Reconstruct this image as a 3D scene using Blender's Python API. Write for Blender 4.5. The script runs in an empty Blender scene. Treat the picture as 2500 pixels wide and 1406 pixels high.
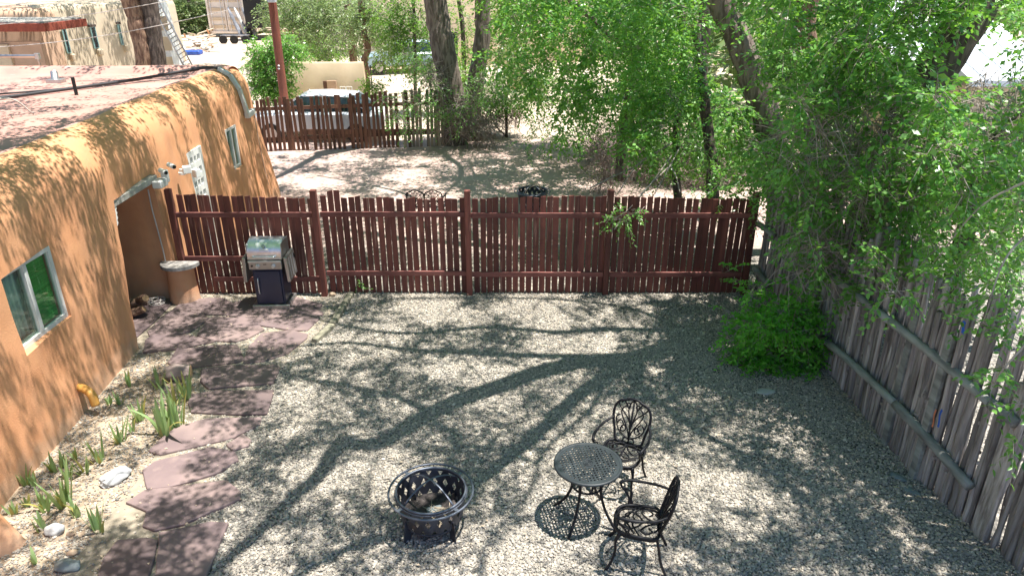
import bpy, bmesh, math, random
import numpy as np
from mathutils import Vector, Matrix, noise
R = math.radians
random.seed(7)
SC = bpy.context.scene
COL = SC.collection

# ------------------------------------------------------------------ camera, sky, sun, exposure
CAM_H, PITCH, FPX = 5.07, R(24), 1750.0
cam = bpy.data.cameras.new("camera"); camo = bpy.data.objects.new("camera", cam); COL.objects.link(camo)
camo.location = (0, 0, CAM_H); camo.rotation_euler = (R(90) - PITCH, 0, 0)
cam.sensor_width = 36; cam.lens = FPX / 2500 * 36; cam.clip_start = .05; cam.clip_end = 2000
SC.camera = camo
SUNV = Vector((0.265, -0.035, 1.0)).normalized()
world = bpy.data.worlds.new("World"); SC.world = world; world.use_nodes = True
wn = world.node_tree.nodes; wl = world.node_tree.links
bg = wn["Background"]; bg.inputs[1].default_value = 0.105
sky = wn.new("ShaderNodeTexSky"); sky.sky_type = 'NISHITA'; sky.sun_disc = False
sky.sun_elevation = math.asin(SUNV.z); sky.sun_rotation = math.atan2(SUNV.x, SUNV.y)
sky.altitude = 2100; sky.air_density = 1.0; sky.dust_density = .6; sky.ozone_density = 1.0
wl.new(sky.outputs[0], bg.inputs[0])
sl = bpy.data.lights.new("sun", 'SUN'); sl.energy = 5.0; sl.angle = R(0.53); sl.color = (1.0, .95, .88)
so = bpy.data.objects.new("sun", sl); COL.objects.link(so)
so.rotation_euler = (-SUNV).to_track_quat('-Z', 'Y').to_euler(); so.location = (5, -2, 30)
SC.view_settings.view_transform = 'Standard'; SC.view_settings.look = 'None'
SC.view_settings.gamma = 1; SC.view_settings.use_curve_mapping = False
SC.view_settings.exposure = 1.25
SC.cycles.max_bounces = 7; SC.cycles.diffuse_bounces = 4; SC.cycles.transparent_max_bounces = 12
SHX, SHY = -SUNV.x / SUNV.z, -SUNV.y / SUNV.z      # ground shift of a shadow per metre of height

# ------------------------------------------------------------------ measured placing helpers
_c, _s = math.cos(PITCH), math.sin(PITCH)
def _d(px, py):
    x = (px - 1250) / FPX; y = (703 - py) / FPX
    return Vector((x, _c + y * _s, -_s + y * _c))
CO = Vector((0, 0, CAM_H))
def gz(x, y):
    z = 0.0
    if y > 23.5: z += 0.026 * (y - 23.5)
    if y > 60: z += .05 * (y - 60)
    return z
def G(px, py, z=0.0):
    d = _d(px, py); return CO + d * ((z - CAM_H) / d.z)
def T(px, py):
    d = _d(px, py); t = 5.0
    for _ in range(4000):
        p = CO + d * t
        if p.z <= gz(p.x, p.y): break
        t += .02
    return p
def AY(px, py, Y):
    d = _d(px, py); return CO + d * (Y / d.y)
def AX(px, py, X):
    d = _d(px, py); return CO + d * (X / d.x)

# ------------------------------------------------------------------ object helpers
def link(o, parent=None):
    COL.objects.link(o)
    if parent is not None: o.parent = parent
    return o
def tag(o, label=None, cat=None, group=None, kind=None):
    if label: o['label'] = label
    if cat: o['category'] = cat
    if group: o['group'] = group
    if kind: o['kind'] = kind
    return o
def thing(name, label, cat, loc=(0, 0, 0), rz=0, group=None):
    o = bpy.data.objects.new(name, None); o.empty_display_size = .2
    o.location = loc; o.rotation_euler = (0, 0, rz); link(o)
    return tag(o, label, cat, group)
def copy_tree(o, parent=None, label=None):
    c = o.copy(); link(c, parent)
    if label: c['label'] = label
    for ch in o.children: copy_tree(ch, c)
    return c
class MB:
    def __init__(s): s.v = []; s.f = []; s.m = []
    def add(s, vs, fs, mi=0):
        k = len(s.v); s.v += [tuple(v) for v in vs]
        s.f += [tuple(i + k for i in f) for f in fs]; s.m += [mi] * len(fs); return s
    def box(s, c, d, rz=0, M=None, mi=0, bev=0):
        x, y, z = d[0] / 2, d[1] / 2, d[2] / 2
        b = min(bev, x * .45, y * .45, z * .45)
        vs = []
        if b <= 0:
            vs = [Vector((i * x, j * y, k * z)) for k in (-1, 1) for i, j in ((-1, -1), (1, -1), (1, 1), (-1, 1))]
            fs = [(3, 2, 1, 0), (4, 5, 6, 7), (0, 1, 5, 4), (1, 2, 6, 5), (2, 3, 7, 6), (3, 0, 4, 7)]
        else:
            for (zz, ix) in ((-z, b), (-z + b, 0), (z - b, 0), (z, b)):
                X, Y = x - ix, y - ix
                k = b if ix == 0 else b * .4
                vs += [Vector(p + (zz,)) for p in ((-X + k, -Y), (X - k, -Y), (X, -Y + k), (X, Y - k), (X - k, Y), (-X + k, Y), (-X, Y - k), (-X, -Y + k))]
            fs = [tuple(range(7, -1, -1)), tuple(range(24, 32))]
            for l in range(3):
                for i in range(8):
                    j = (i + 1) % 8
                    fs.append((l * 8 + i, l * 8 + j, l * 8 + 8 + j, l * 8 + 8 + i))
        if M is None: M = Matrix.Rotation(rz, 4, 'Z')
        return s.add([M @ v + Vector(c) for v in vs], fs, mi)
    def bar(s, a, b, w, h, up=(0, 0, 1), mi=0, bev=0):
        a = Vector(a); b = Vector(b); d = b - a; L = d.length; d.normalize(); up = Vector(up)
        sd = d.cross(up)
        if sd.length < 1e-4: sd = d.cross(Vector((1, 0, 0)))
        sd.normalize(); u = sd.cross(d)
        M = Matrix((d, sd, u)).transposed().to_4x4()
        return s.box((a + b) / 2, (L, w, h), M=M, mi=mi, bev=bev)
    def tube(s, pts, r, n=8, cap=True, mi=0, closed=False, nz=0, flat=None):
        pts = [Vector(p) for p in pts]; N = len(pts)
        rr = r if hasattr(r, '__len__') else [r] * N
        k = len(s.v); ref = None
        for i, p in enumerate(pts):
            if closed: t = pts[(i + 1) % N] - pts[i - 1]
            else: t = pts[min(i + 1, N - 1)] - pts[max(i - 1, 0)]
            t.normalize()
            if ref is None:
                ref = t.cross(Vector((0, 0, 1)) if abs(t.z) < .9 else Vector((1, 0, 0))).normalized()
            ref = (ref - t * ref.dot(t)).normalized(); b = t.cross(ref)
            for j in range(n):
                a = 2 * math.pi * j / n
                q = rr[i]
                if nz: q *= 1 + nz * noise.noise(Vector((math.cos(a) * 2.2 + k * .01, math.sin(a) * 2.2, i * .35))) + nz * .7 * noise.noise(Vector((math.cos(a) * 6, math.sin(a) * 6, i * .5 + k)))
                s.v.append(tuple(p + (ref * math.cos(a) + b * math.sin(a) * (flat or 1)) * q))
        rings = N if closed else N - 1
        for i in range(rings):
            i2 = (i + 1) % N
            for j in range(n):
                j2 = (j + 1) % n
                s.f.append((k + i * n + j, k + i * n + j2, k + i2 * n + j2, k + i2 * n + j)); s.m.append(mi)
        if cap and not closed:
            s.f.append(tuple(k + j for j in range(n - 1, -1, -1))); s.f.append(tuple(k + (N - 1) * n + j for j in range(n))); s.m += [mi, mi]
        return s
    def lathe(s, prof, n=24, c=(0, 0, 0), mi=0):
        k = len(s.v); c = Vector(c)
        for (r, z) in prof:
            for j in range(n):
                a = 2 * math.pi * j / n; s.v.append(tuple(c + Vector((r * math.cos(a), r * math.sin(a), z))))
        for i in range(len(prof) - 1):
            for j in range(n):
                j2 = (j + 1) % n
                s.f.append((k + i * n + j, k + i * n + j2, k + (i + 1) * n + j2, k + (i + 1) * n + j)); s.m.append(mi)
        return s
    def prism(s, poly, z0, z1, mi=0, bev=0):
        n = len(poly); k = len(s.v)
        cx = sum(p[0] for p in poly) / n; cy = sum(p[1] for p in poly) / n
        a = sum(poly[i][0] * poly[(i + 1) % n][1] - poly[(i + 1) % n][0] * poly[i][1] for i in range(n))
        if a < 0: poly = poly[::-1]
        lv = [(z0, 0), (z1, 0)] if not bev else [(z0, 0), (z1 - bev, 0), (z1, bev)]
        for z, o in lv:
            for p in poly:
                dx, dy = cx - p[0], cy - p[1]; L = math.hypot(dx, dy) or 1
                s.v.append((p[0] + dx / L * o, p[1] + dy / L * o, z))
        for l in range(len(lv) - 1):
            for i in range(n):
                j = (i + 1) % n; s.f.append((k + l * n + i, k + l * n + j, k + l * n + n + j, k + l * n + n + i)); s.m.append(mi)
        s.f.append(tuple(k + i for i in range(n - 1, -1, -1))); s.f.append(tuple(k + (len(lv) - 1) * n + i for i in range(n))); s.m += [mi, mi]
        return s
    def mesh(s, name, mat, smooth=False, sharp=None):
        me = bpy.data.meshes.new(name); me.from_pydata(s.v, [], s.f)
        for m in (mat if isinstance(mat, (list, tuple)) else [mat]): me.materials.append(m)
        if any(s.m): me.polygons.foreach_set('material_index', s.m)
        if smooth or sharp:
            me.polygons.foreach_set('use_smooth', [True] * len(s.f))
            if sharp: me.set_sharp_from_angle(angle=R(sharp))
        me.update(); return me
    def build(s, name, mat, parent=None, smooth=False, sharp=None, loc=None):
        o = bpy.data.objects.new(name, s.mesh(name, mat, smooth, sharp)); link(o, parent)
        if loc is not None: o.location = loc
        return o
def inst(name, me, parent, loc=(0, 0, 0), rot=(0, 0, 0), sc=(1, 1, 1)):
    o = bpy.data.objects.new(name, me); link(o, parent); o.location = loc; o.rotation_euler = rot; o.scale = sc
    return o
def spline(pts, n=8, closed=False):
    pts = [Vector(p) for p in pts]; out = []; N = len(pts)
    segs = N if closed else N - 1
    for i in range(segs):
        if closed: p0, p1, p2, p3 = pts[i - 1], pts[i], pts[(i + 1) % N], pts[(i + 2) % N]
        else:
            p1, p2 = pts[i], pts[i + 1]; p0 = pts[i - 1] if i else p1 * 2 - p2; p3 = pts[i + 2] if i + 2 < N else p2 * 2 - p1
        for k in range(n):
            t = k / n
            out.append(.5 * ((2 * p1) + (p2 - p0) * t + (2 * p0 - 5 * p1 + 4 * p2 - p3) * t * t + (-p0 + 3 * p1 - 3 * p2 + p3) * t ** 3))
    if not closed: out.append(pts[-1])
    return out
def lerp(a, b, t): return a + (b - a) * t
def interp(pts, x):
    if x <= pts[0][0]: return pts[0][1]
    for a, b in zip(pts, pts[1:]):
        if x <= b[0]: return lerp(a[1], b[1], (x - a[0]) / (b[0] - a[0]))
    return pts[-1][1]

# ------------------------------------------------------------------ materials
def mat(name, c1, c2=None, scale=8, rough=.85, bump=0, bscale=40, metal=0, stretch=None, c3=None, spec=.4, rnd=0, detail=6, coord='Object', bdist=.01, coat=0, contrast=(.35, .65)):
    m = bpy.data.materials.new(name); m.use_nodes = True; nt = m.node_tree; N = nt.nodes; L = nt.links
    b = N["Principled BSDF"]; b.inputs['Roughness'].default_value = rough; b.inputs['Metallic'].default_value = metal
    b.inputs['Specular IOR Level'].default_value = spec
    if coat: b.inputs['Coat Weight'].default_value = coat; b.inputs['Coat Roughness'].default_value = .05
    tc = N.new('ShaderNodeTexCoord'); mp = N.new('ShaderNodeMapping'); L.new(tc.outputs[coord], mp.inputs[0])
    if stretch: mp.inputs['Scale'].default_value = stretch
    oi = N.new('ShaderNodeObjectInfo')
    if coord == 'Object':
        ad = N.new('ShaderNodeVectorMath'); ad.operation = 'SCALE'; cx = N.new('ShaderNodeCombineXYZ')
        for i in range(3): L.new(oi.outputs['Random'], cx.inputs[i])
        L.new(cx.outputs[0], ad.inputs[0]); ad.inputs['Scale'].default_value = 37.0
        a2 = N.new('ShaderNodeVectorMath'); a2.operation = 'ADD'; L.new(mp.outputs[0], a2.inputs[0]); L.new(ad.outputs[0], a2.inputs[1]); vec = a2.outputs[0]
    else: vec = mp.outputs[0]
    if c2 is None: c2 = tuple(x * .8 for x in c1)
    n = N.new('ShaderNodeTexNoise'); n.inputs['Scale'].default_value = scale; n.inputs['Detail'].default_value = detail; L.new(vec, n.inputs[0])
    cr = N.new('ShaderNodeValToRGB'); e = cr.color_ramp.elements
    e[0].position, e[1].position = contrast; e[0].color = c1 + (1,); e[1].color = c2 + (1,)
    if c3: k = cr.color_ramp.elements.new(contrast[1] + .12); k.color = c3 + (1,)
    L.new(n.outputs[0], cr.inputs[0]); out = cr.outputs[0]
    if rnd:
        hs = N.new('ShaderNodeHueSaturation'); mr = N.new('ShaderNodeMapRange'); L.new(oi.outputs['Random'], mr.inputs[0])
        mr.inputs['To Min'].default_value = 1 - rnd; mr.inputs['To Max'].default_value = 1 + rnd
        L.new(mr.outputs[0], hs.inputs['Value']); L.new(out, hs.inputs['Color']); out = hs.outputs[0]
    L.new(out, b.inputs['Base Color'])
    if bump:
        n2 = N.new('ShaderNodeTexNoise'); n2.inputs['Scale'].default_value = bscale; n2.inputs['Detail'].default_value = 5; L.new(vec, n2.inputs[0])
        bp = N.new('ShaderNodeBump'); bp.inputs['Strength'].default_value = bump; bp.inputs['Distance'].default_value = bdist
        L.new(n2.outputs[0], bp.inputs['Height']); L.new(bp.outputs[0], b.inputs['Normal'])
    return m
def leaf_mat(name, dark, light, trans, tw=.45, rough=.42):
    m = bpy.data.materials.new(name); m.use_nodes = True; nt = m.node_tree; N = nt.nodes; L = nt.links
    b = N["Principled BSDF"]; b.inputs['Roughness'].default_value = rough; b.inputs['Specular IOR Level'].default_value = .5
    at = N.new('ShaderNodeAttribute'); at.attribute_name = 'tone'
    cr = N.new('ShaderNodeValToRGB'); e = cr.color_ramp.elements; e[0].color = dark + (1,); e[1].color = light + (1,)
    L.new(at.outputs['Fac'], cr.inputs[0]); L.new(cr.outputs[0], b.inputs['Base Color'])
    tr = N.new('ShaderNodeBsdfTranslucent'); tr.inputs[0].default_value = trans + (1,)
    mx = N.new('ShaderNodeMixShader'); mx.inputs[0].default_value = tw
    L.new(b.outputs[0], mx.inputs[1]); L.new(tr.outputs[0], mx.inputs[2]); L.new(mx.outputs[0], N['Material Output'].inputs[0])
    return m
def bark_mat(name, c1, c2, sx=14, depth=.6):
    m = mat(name, c1, c2, 6, .95, stretch=(sx / 6, sx / 6, .55), bump=0, detail=8, contrast=(.44, .56))
    nt = m.node_tree; N = nt.nodes; L = nt.links; b = N["Principled BSDF"]
    tc = N.new('ShaderNodeTexCoord'); mp = N.new('ShaderNodeMapping'); mp.inputs['Scale'].default_value = (sx, sx, 1.6); L.new(tc.outputs['Object'], mp.inputs[0])
    ns = N.new('ShaderNodeTexNoise'); ns.inputs['Scale'].default_value = 1.3; ns.inputs['Detail'].default_value = 6; ns.inputs['Distortion'].default_value = .6; L.new(mp.outputs[0], ns.inputs[0])
    bp = N.new('ShaderNodeBump'); bp.inputs['Strength'].default_value = 1; bp.inputs['Distance'].default_value = .05 * depth
    L.new(ns.outputs[0], bp.inputs['Height']); L.new(bp.outputs[0], b.inputs['Normal'])
    return m
ST = {}
ST['stucco'] = mat('terracotta_stucco', (.67, .34, .18), (.58, .275, .14), 2.5, .92, bump=.35, bscale=55, coord='Generated', spec=.15, detail=8)
def _st_obj(m):   # stucco in object space
    for n in m.node_tree.nodes:
        if n.type == 'MAPPING':
            for l in list(n.inputs[0].links): m.node_tree.links.remove(l)
            tc = [x for x in m.node_tree.nodes if x.type == 'TEX_COORD'][0]; m.node_tree.links.new(tc.outputs['Object'], n.inputs[0])
    return m
_st_obj(ST['stucco'])
def _stains(m):
    nt = m.node_tree; N = nt.nodes; L = nt.links; b = N['Principled BSDF']; src = b.inputs['Base Color'].links[0].from_socket
    tc = N.new('ShaderNodeTexCoord'); mp = N.new('ShaderNodeMapping'); mp.inputs['Scale'].default_value = (2.2, 2.2, .35); L.new(tc.outputs['Object'], mp.inputs[0])
    n = N.new('ShaderNodeTexNoise'); n.inputs['Scale'].default_value = 1.6; n.inputs['Detail'].default_value = 7; L.new(mp.outputs[0], n.inputs[0])
    r = N.new('ShaderNodeMapRange'); L.new(n.outputs[0], r.inputs[0]); r.inputs[1].default_value = .42; r.inputs[2].default_value = .7; r.inputs[4].default_value = .38
    mx = N.new('ShaderNodeMix'); mx.data_type = 'RGBA'; L.new(r.outputs[0], mx.inputs[0]); L.new(src, mx.inputs[6]); mx.inputs[7].default_value = (.42, .235, .15, 1)
    # dust and splash along the foot of the wall
    sp = N.new('ShaderNodeSeparateXYZ'); L.new(tc.outputs['Object'], sp.inputs[0]); n2 = N.new('ShaderNodeTexNoise'); n2.inputs['Scale'].default_value = 7; L.new(tc.outputs['Object'], n2.inputs[0])
    ad = N.new('ShaderNodeMath'); ad.operation = 'MULTIPLY_ADD'; L.new(n2.outputs[0], ad.inputs[0]); ad.inputs[1].default_value = -.45; L.new(sp.outputs[2], ad.inputs[2])
    r2 = N.new('ShaderNodeMapRange'); L.new(ad.outputs[0], r2.inputs[0]); r2.inputs[1].default_value = .12; r2.inputs[2].default_value = -.2; r2.inputs[4].default_value = .6
    m2 = N.new('ShaderNodeMix'); m2.data_type = 'RGBA'; L.new(r2.outputs[0], m2.inputs[0]); L.new(mx.outputs[2], m2.inputs[6]); m2.inputs[7].default_value = (.50, .36, .26, 1)
    L.new(m2.outputs[2], b.inputs['Base Color'])
_stains(ST['stucco'])
ST['roof'] = _st_obj(mat('rose_roof_coating', (.50, .27, .22), (.36, .21, .175), 1.6, .9, bump=.3, bscale=20, c3=(.60, .42, .36), coord='Generated'))
ST['cream'] = mat('cream_stucco', (.62, .50, .35), (.56, .44, .30), 2, .92, bump=.2, bscale=40)
ST['cream2'] = mat('pale_tan_stucco', (.56, .47, .35), (.46, .38, .28), 1.2, .92, bump=.3, bscale=20)
ST['tan'] = mat('salmon_stucco', (.55, .37, .26), (.48, .32, .22), 2, .92, bump=.2, bscale=30)
ST['red'] = mat('maroon_stained_wood', (.20, .066, .048), (.12, .040, .032), 5, .75, stretch=(3, 3, .35), bump=.5, bscale=18, rnd=.32, bdist=.004, c3=(.30, .15, .115), contrast=(.3, .6))
ST['railred'] = mat('maroon_rail_wood', (.22, .085, .072), (.14, .05, .043), 5, .8, stretch=(.4, 3, 3), bump=.5, bscale=18, rnd=.12, bdist=.004)
ST['greyw'] = mat('weathered_grey_pole', (.40, .365, .345), (.18, .155, .14), 7, .95, stretch=(2.5, 2.5, .5), bump=1, bscale=13, rnd=.35, bdist=.03, c3=(.52, .49, .46))
ST['rail'] = mat('weathered_rail', (.30, .31, .29), (.14, .14, .13), 6, .9, stretch=(2, .4, 2), bump=.8, bscale=14, rnd=.15)
ST['picket'] = mat('old_brown_picket', (.17, .085, .055), (.10, .05, .035), 5, .9, stretch=(3, 3, .5), bump=.4, bscale=15, rnd=.3, c3=(.28, .16, .11))
ST['picket2'] = mat('sun_bleached_picket', (.36, .29, .22), (.24, .19, .15), 5, .9, stretch=(3, 3, .5), bump=.4, bscale=15, rnd=.3)
ST['flag'] = mat('plum_flagstone', (.225, .165, .155), (.15, .11, .112), 2.2, .8, bump=.35, bscale=22, c3=(.27, .20, .18), rnd=.22, bdist=.006)
ST['cement'] = mat('sandy_cement', (.33, .285, .22), (.25, .215, .165), 6, .95, bump=.5, bscale=60)
ST['steel'] = mat('brushed_steel', (.74, .76, .80), (.68, .70, .73), 3, .3, metal=.75, stretch=(1, 1, 20))
ST['steel2'] = mat('satin_steel', (.50, .49, .47), (.42, .41, .40), 3, .42, metal=.9)
ST['navy'] = mat('dark_blue_enamel', (.018, .026, .062), (.013, .019, .048), 3, .32, spec=.6)
ST['black'] = mat('black_cast_iron', (.005, .006, .009), (.010, .010, .013), 30, .5, spec=.22, bump=.2, bscale=120, bdist=.002)
ST['blackp'] = mat('black_plastic', (.012, .012, .013), None, 8, .5)
ST['tbl'] = mat('green_black_cast_metal', (.014, .019, .023), (.028, .036, .041), 5, .5, spec=.4, c3=(.055, .066, .07))
ST['pit'] = mat('scorched_steel_band', (.055, .062, .085), (.030, .030, .038), 7, .45, metal=.3, c3=(.11, .075, .06), bump=.2, bscale=60)
ST['ring'] = mat('worn_grey_ring', (.15, .17, .21), (.10, .11, .14), 9, .4, metal=.5)
ST['ash'] = mat('ash_and_char', (.10, .085, .08), (.03, .025, .023), 14, .95, bump=1, bscale=30, c3=(.24, .22, .20))
ST['stick'] = mat('dry_stick', (.42, .36, .28), (.30, .24, .18), 12, .9, rnd=.2)
ST['white'] = mat('white_paint', (.78, .78, .76), (.70, .70, .68), 4, .5)
ST['offw'] = mat('off_white_metal', (.62, .62, .60), (.54, .54, .52), 4, .5)
ST['beam'] = mat('grey_beam_wood', (.42, .40, .36), (.30, .28, .25), 6, .9, stretch=(3, .5, 3), bump=.4)
ST['slab'] = mat('mottled_stone_slab', (.40, .37, .34), (.22, .21, .20), 9, .85, bump=.3, bscale=30)
ST['rockw'] = mat('pale_grey_rock', (.48, .48, .47), (.36, .37, .37), 6, .85, bump=.6, bscale=14, c3=(.56, .56, .55))
ST['rockb'] = mat('blue_grey_rock', (.16, .19, .20), (.24, .27, .27), 9, .8, bump=.4, bscale=20, c3=(.12, .15, .16))
ST['rockt'] = mat('tan_rock', (.48, .36, .25), (.38, .27, .19), 6, .85, bump=.4, bscale=14)
ST['rockp'] = mat('split_pinkish_log', (.34, .27, .24), (.25, .19, .17), 6, .9, bump=.6, bscale=12)
ST['timber'] = mat('mossy_edging_timber', (.29, .27, .20), (.20, .19, .14), 7, .9, stretch=(2, .6, 2), bump=.6, bscale=16)
ST['cable'] = mat('black_cable', (.03, .03, .035), None, 8, .6)
ST['cablew'] = mat('pale_cable', (.55, .50, .46), None, 8, .6)
ST['bark1'] = bark_mat('grey_brown_bark', (.22, .175, .15), (.11, .085, .07), 14, 1)
ST['bark2'] = bark_mat('red_brown_bark', (.30, .19, .13), (.15, .085, .06), 12, 1.1)
ST['bark3'] = bark_mat('dark_bark', (.13, .10, .085), (.065, .05, .042), 12, 1)
ST['twig'] = mat('grey_twig', (.42, .37, .33), (.26, .21, .18), 9, .9)
ST['twigr'] = mat('reddish_twig', (.24, .15, .12), (.17, .11, .09), 9, .9)
ST['pole'] = mat('red_brown_pole_wood', (.24, .075, .045), (.15, .05, .035), 5, .8, stretch=(3, 3, .3), bump=.4)
ST['box'] = mat('grey_meter_box', (.50, .52, .56), None, 4, .5)
ST['carw'] = mat('white_car_paint', (.75, .77, .80), (.72, .74, .77), 2, .25, coat=.6)
ST['carb'] = mat('pale_blue_car_paint', (.30, .42, .50), (.27, .39, .47), 2, .25, coat=.6)
ST['glassd'] = mat('dark_car_glass', (.02, .03, .035), None, 2, .05, spec=.8)
ST['tyre'] = mat('tyre_rubber', (.02, .02, .02), None, 8, .8)
ST['cont'] = mat('faded_cream_container', (.80, .72, .62), (.70, .60, .50), 2, .7)
ST['debris1'] = mat('pale_lumber', (.55, .45, .33), (.45, .35, .25), 6, .85, rnd=.25)
ST['debris2'] = mat('orange_board', (.48, .27, .14), (.40, .22, .12), 6, .85, rnd=.2)
ST['tarp'] = mat('blue_tarp', (.03, .10, .45), (.02, .07, .35), 5, .5, bump=.5, bscale=8)
ST['greytarp'] = mat('silver_grey_sheet', (.30, .32, .36), (.16, .17, .20), 5, .5, bump=.6, bscale=6)
ST['fascia'] = mat('brick_red_fascia', (.30, .07, .04), (.22, .05, .03), 6, .8)
ST['gravroof'] = mat('pale_gravel_roof', (.46, .43, .38), (.30, .29, .26), 5, .95, bump=.6, bscale=30)
ST['aqua'] = mat('aqua_window_frame', (.35, .58, .58), None, 5, .6)
ST['curtain'] = mat('pale_curtain', (.74, .76, .74), (.55, .58, .56), 5, .9, stretch=(1, 12, .2))
ST['reflection_sheet'] = mat('painted_green_reflection', (.14, .50, .14), (.07, .30, .07), 3, .7, stretch=(1, .3, 14))  # green of trees mirrored in the window, painted as a striped colour
ST['metalroof'] = mat('white_roof_membrane', (.72, .75, .80), (.66, .70, .76), 3, .6)
ST['ribb'] = mat('blue_ribbon', (.03, .12, .55), None, 5, .6)
ST['ribo'] = mat('coral_ribbon', (.65, .22, .12), None, 5, .6)
ST['drain'] = mat('ochre_plastic_elbow', (.62, .33, .08), (.55, .28, .07), 5, .5)
ST['logend'] = mat('split_log_wood', (.50, .32, .18), (.38, .22, .12), 9, .9, rnd=.2, bump=.3)
ST['leafA'] = leaf_mat('elm_leaf', (.022, .11, .022), (.22, .45, .10), (.32, .66, .06), .31, .32)
ST['leafB'] = leaf_mat('sunny_yellow_green_leaf', (.06, .17, .025), (.17, .32, .05), (.28, .50, .06))
ST['leafC'] = leaf_mat('olive_grey_leaf', (.10, .17, .06), (.28, .37, .16), (.30, .42, .12), .35)
ST['leafD'] = leaf_mat('bright_shrub_leaf', (.05, .25, .02), (.24, .56, .07), (.26, .72, .06))
ST['iris'] = leaf_mat('iris_blade', (.20, .33, .13), (.36, .48, .22), (.40, .55, .16), .3, .5)
ST['irisy'] = leaf_mat('yellowed_iris_blade', (.34, .34, .09), (.42, .36, .12), (.45, .42, .12), .3, .5)
def glass_mat():
    m = bpy.data.materials.new('window_glass'); m.use_nodes = True; N = m.node_tree.nodes; L = m.node_tree.links
    N.remove(N['Principled BSDF']); g = N.new('ShaderNodeBsdfGlossy'); g.inputs['Roughness'].default_value = .01; g.inputs[0].default_value = (.9, 1, .93, 1)
    t = N.new('ShaderNodeBsdfTransparent'); t.inputs[0].default_value = (.8, .88, .84, 1)
    lw = N.new('ShaderNodeLayerWeight'); lw.inputs[0].default_value = .5; f = N.new('ShaderNodeMath'); f.operation = 'POWER'; L.new(lw.outputs['Facing'], f.inputs[0]); f.inputs[1].default_value = 3.0; mx = N.new('ShaderNodeMixShader')
    L.new(f.outputs[0], mx.inputs[0]); L.new(t.outputs[0], mx.inputs[1]); L.new(g.outputs[0], mx.inputs[2]); L.new(mx.outputs[0], N['Material Output'].inputs[0])
    return m
ST['glass'] = glass_mat()
def pebble_mat():
    m = bpy.data.materials.new('river_pebbles'); m.use_nodes = True; N = m.node_tree.nodes; L = m.node_tree.links
    b = N['Principled BSDF']; b.inputs['Roughness'].default_value = .8; b.inputs['Specular IOR Level'].default_value = .3
    oi = N.new('ShaderNodeObjectInfo'); cr = N.new('ShaderNodeValToRGB'); cr.color_ramp.interpolation = 'LINEAR'
    e = cr.color_ramp.elements; e[0].color = (.17, .16, .145, 1); e[1].color = (.60, .54, .45, 1)
    for p, c in ((.15, (.27, .25, .22)), (.32, (.38, .34, .285)), (.45, (.23, .215, .195)), (.6, (.43, .375, .30)), (.72, (.26, .25, .235)), (.86, (.46, .40, .32))):
        k = e.new(p); k.color = c + (1,)
    L.new(oi.outputs['Random'], cr.inputs[0]); L.new(cr.outputs[0], b.inputs['Base Color'])
    return m
ST['peb'] = pebble_mat()
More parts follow.
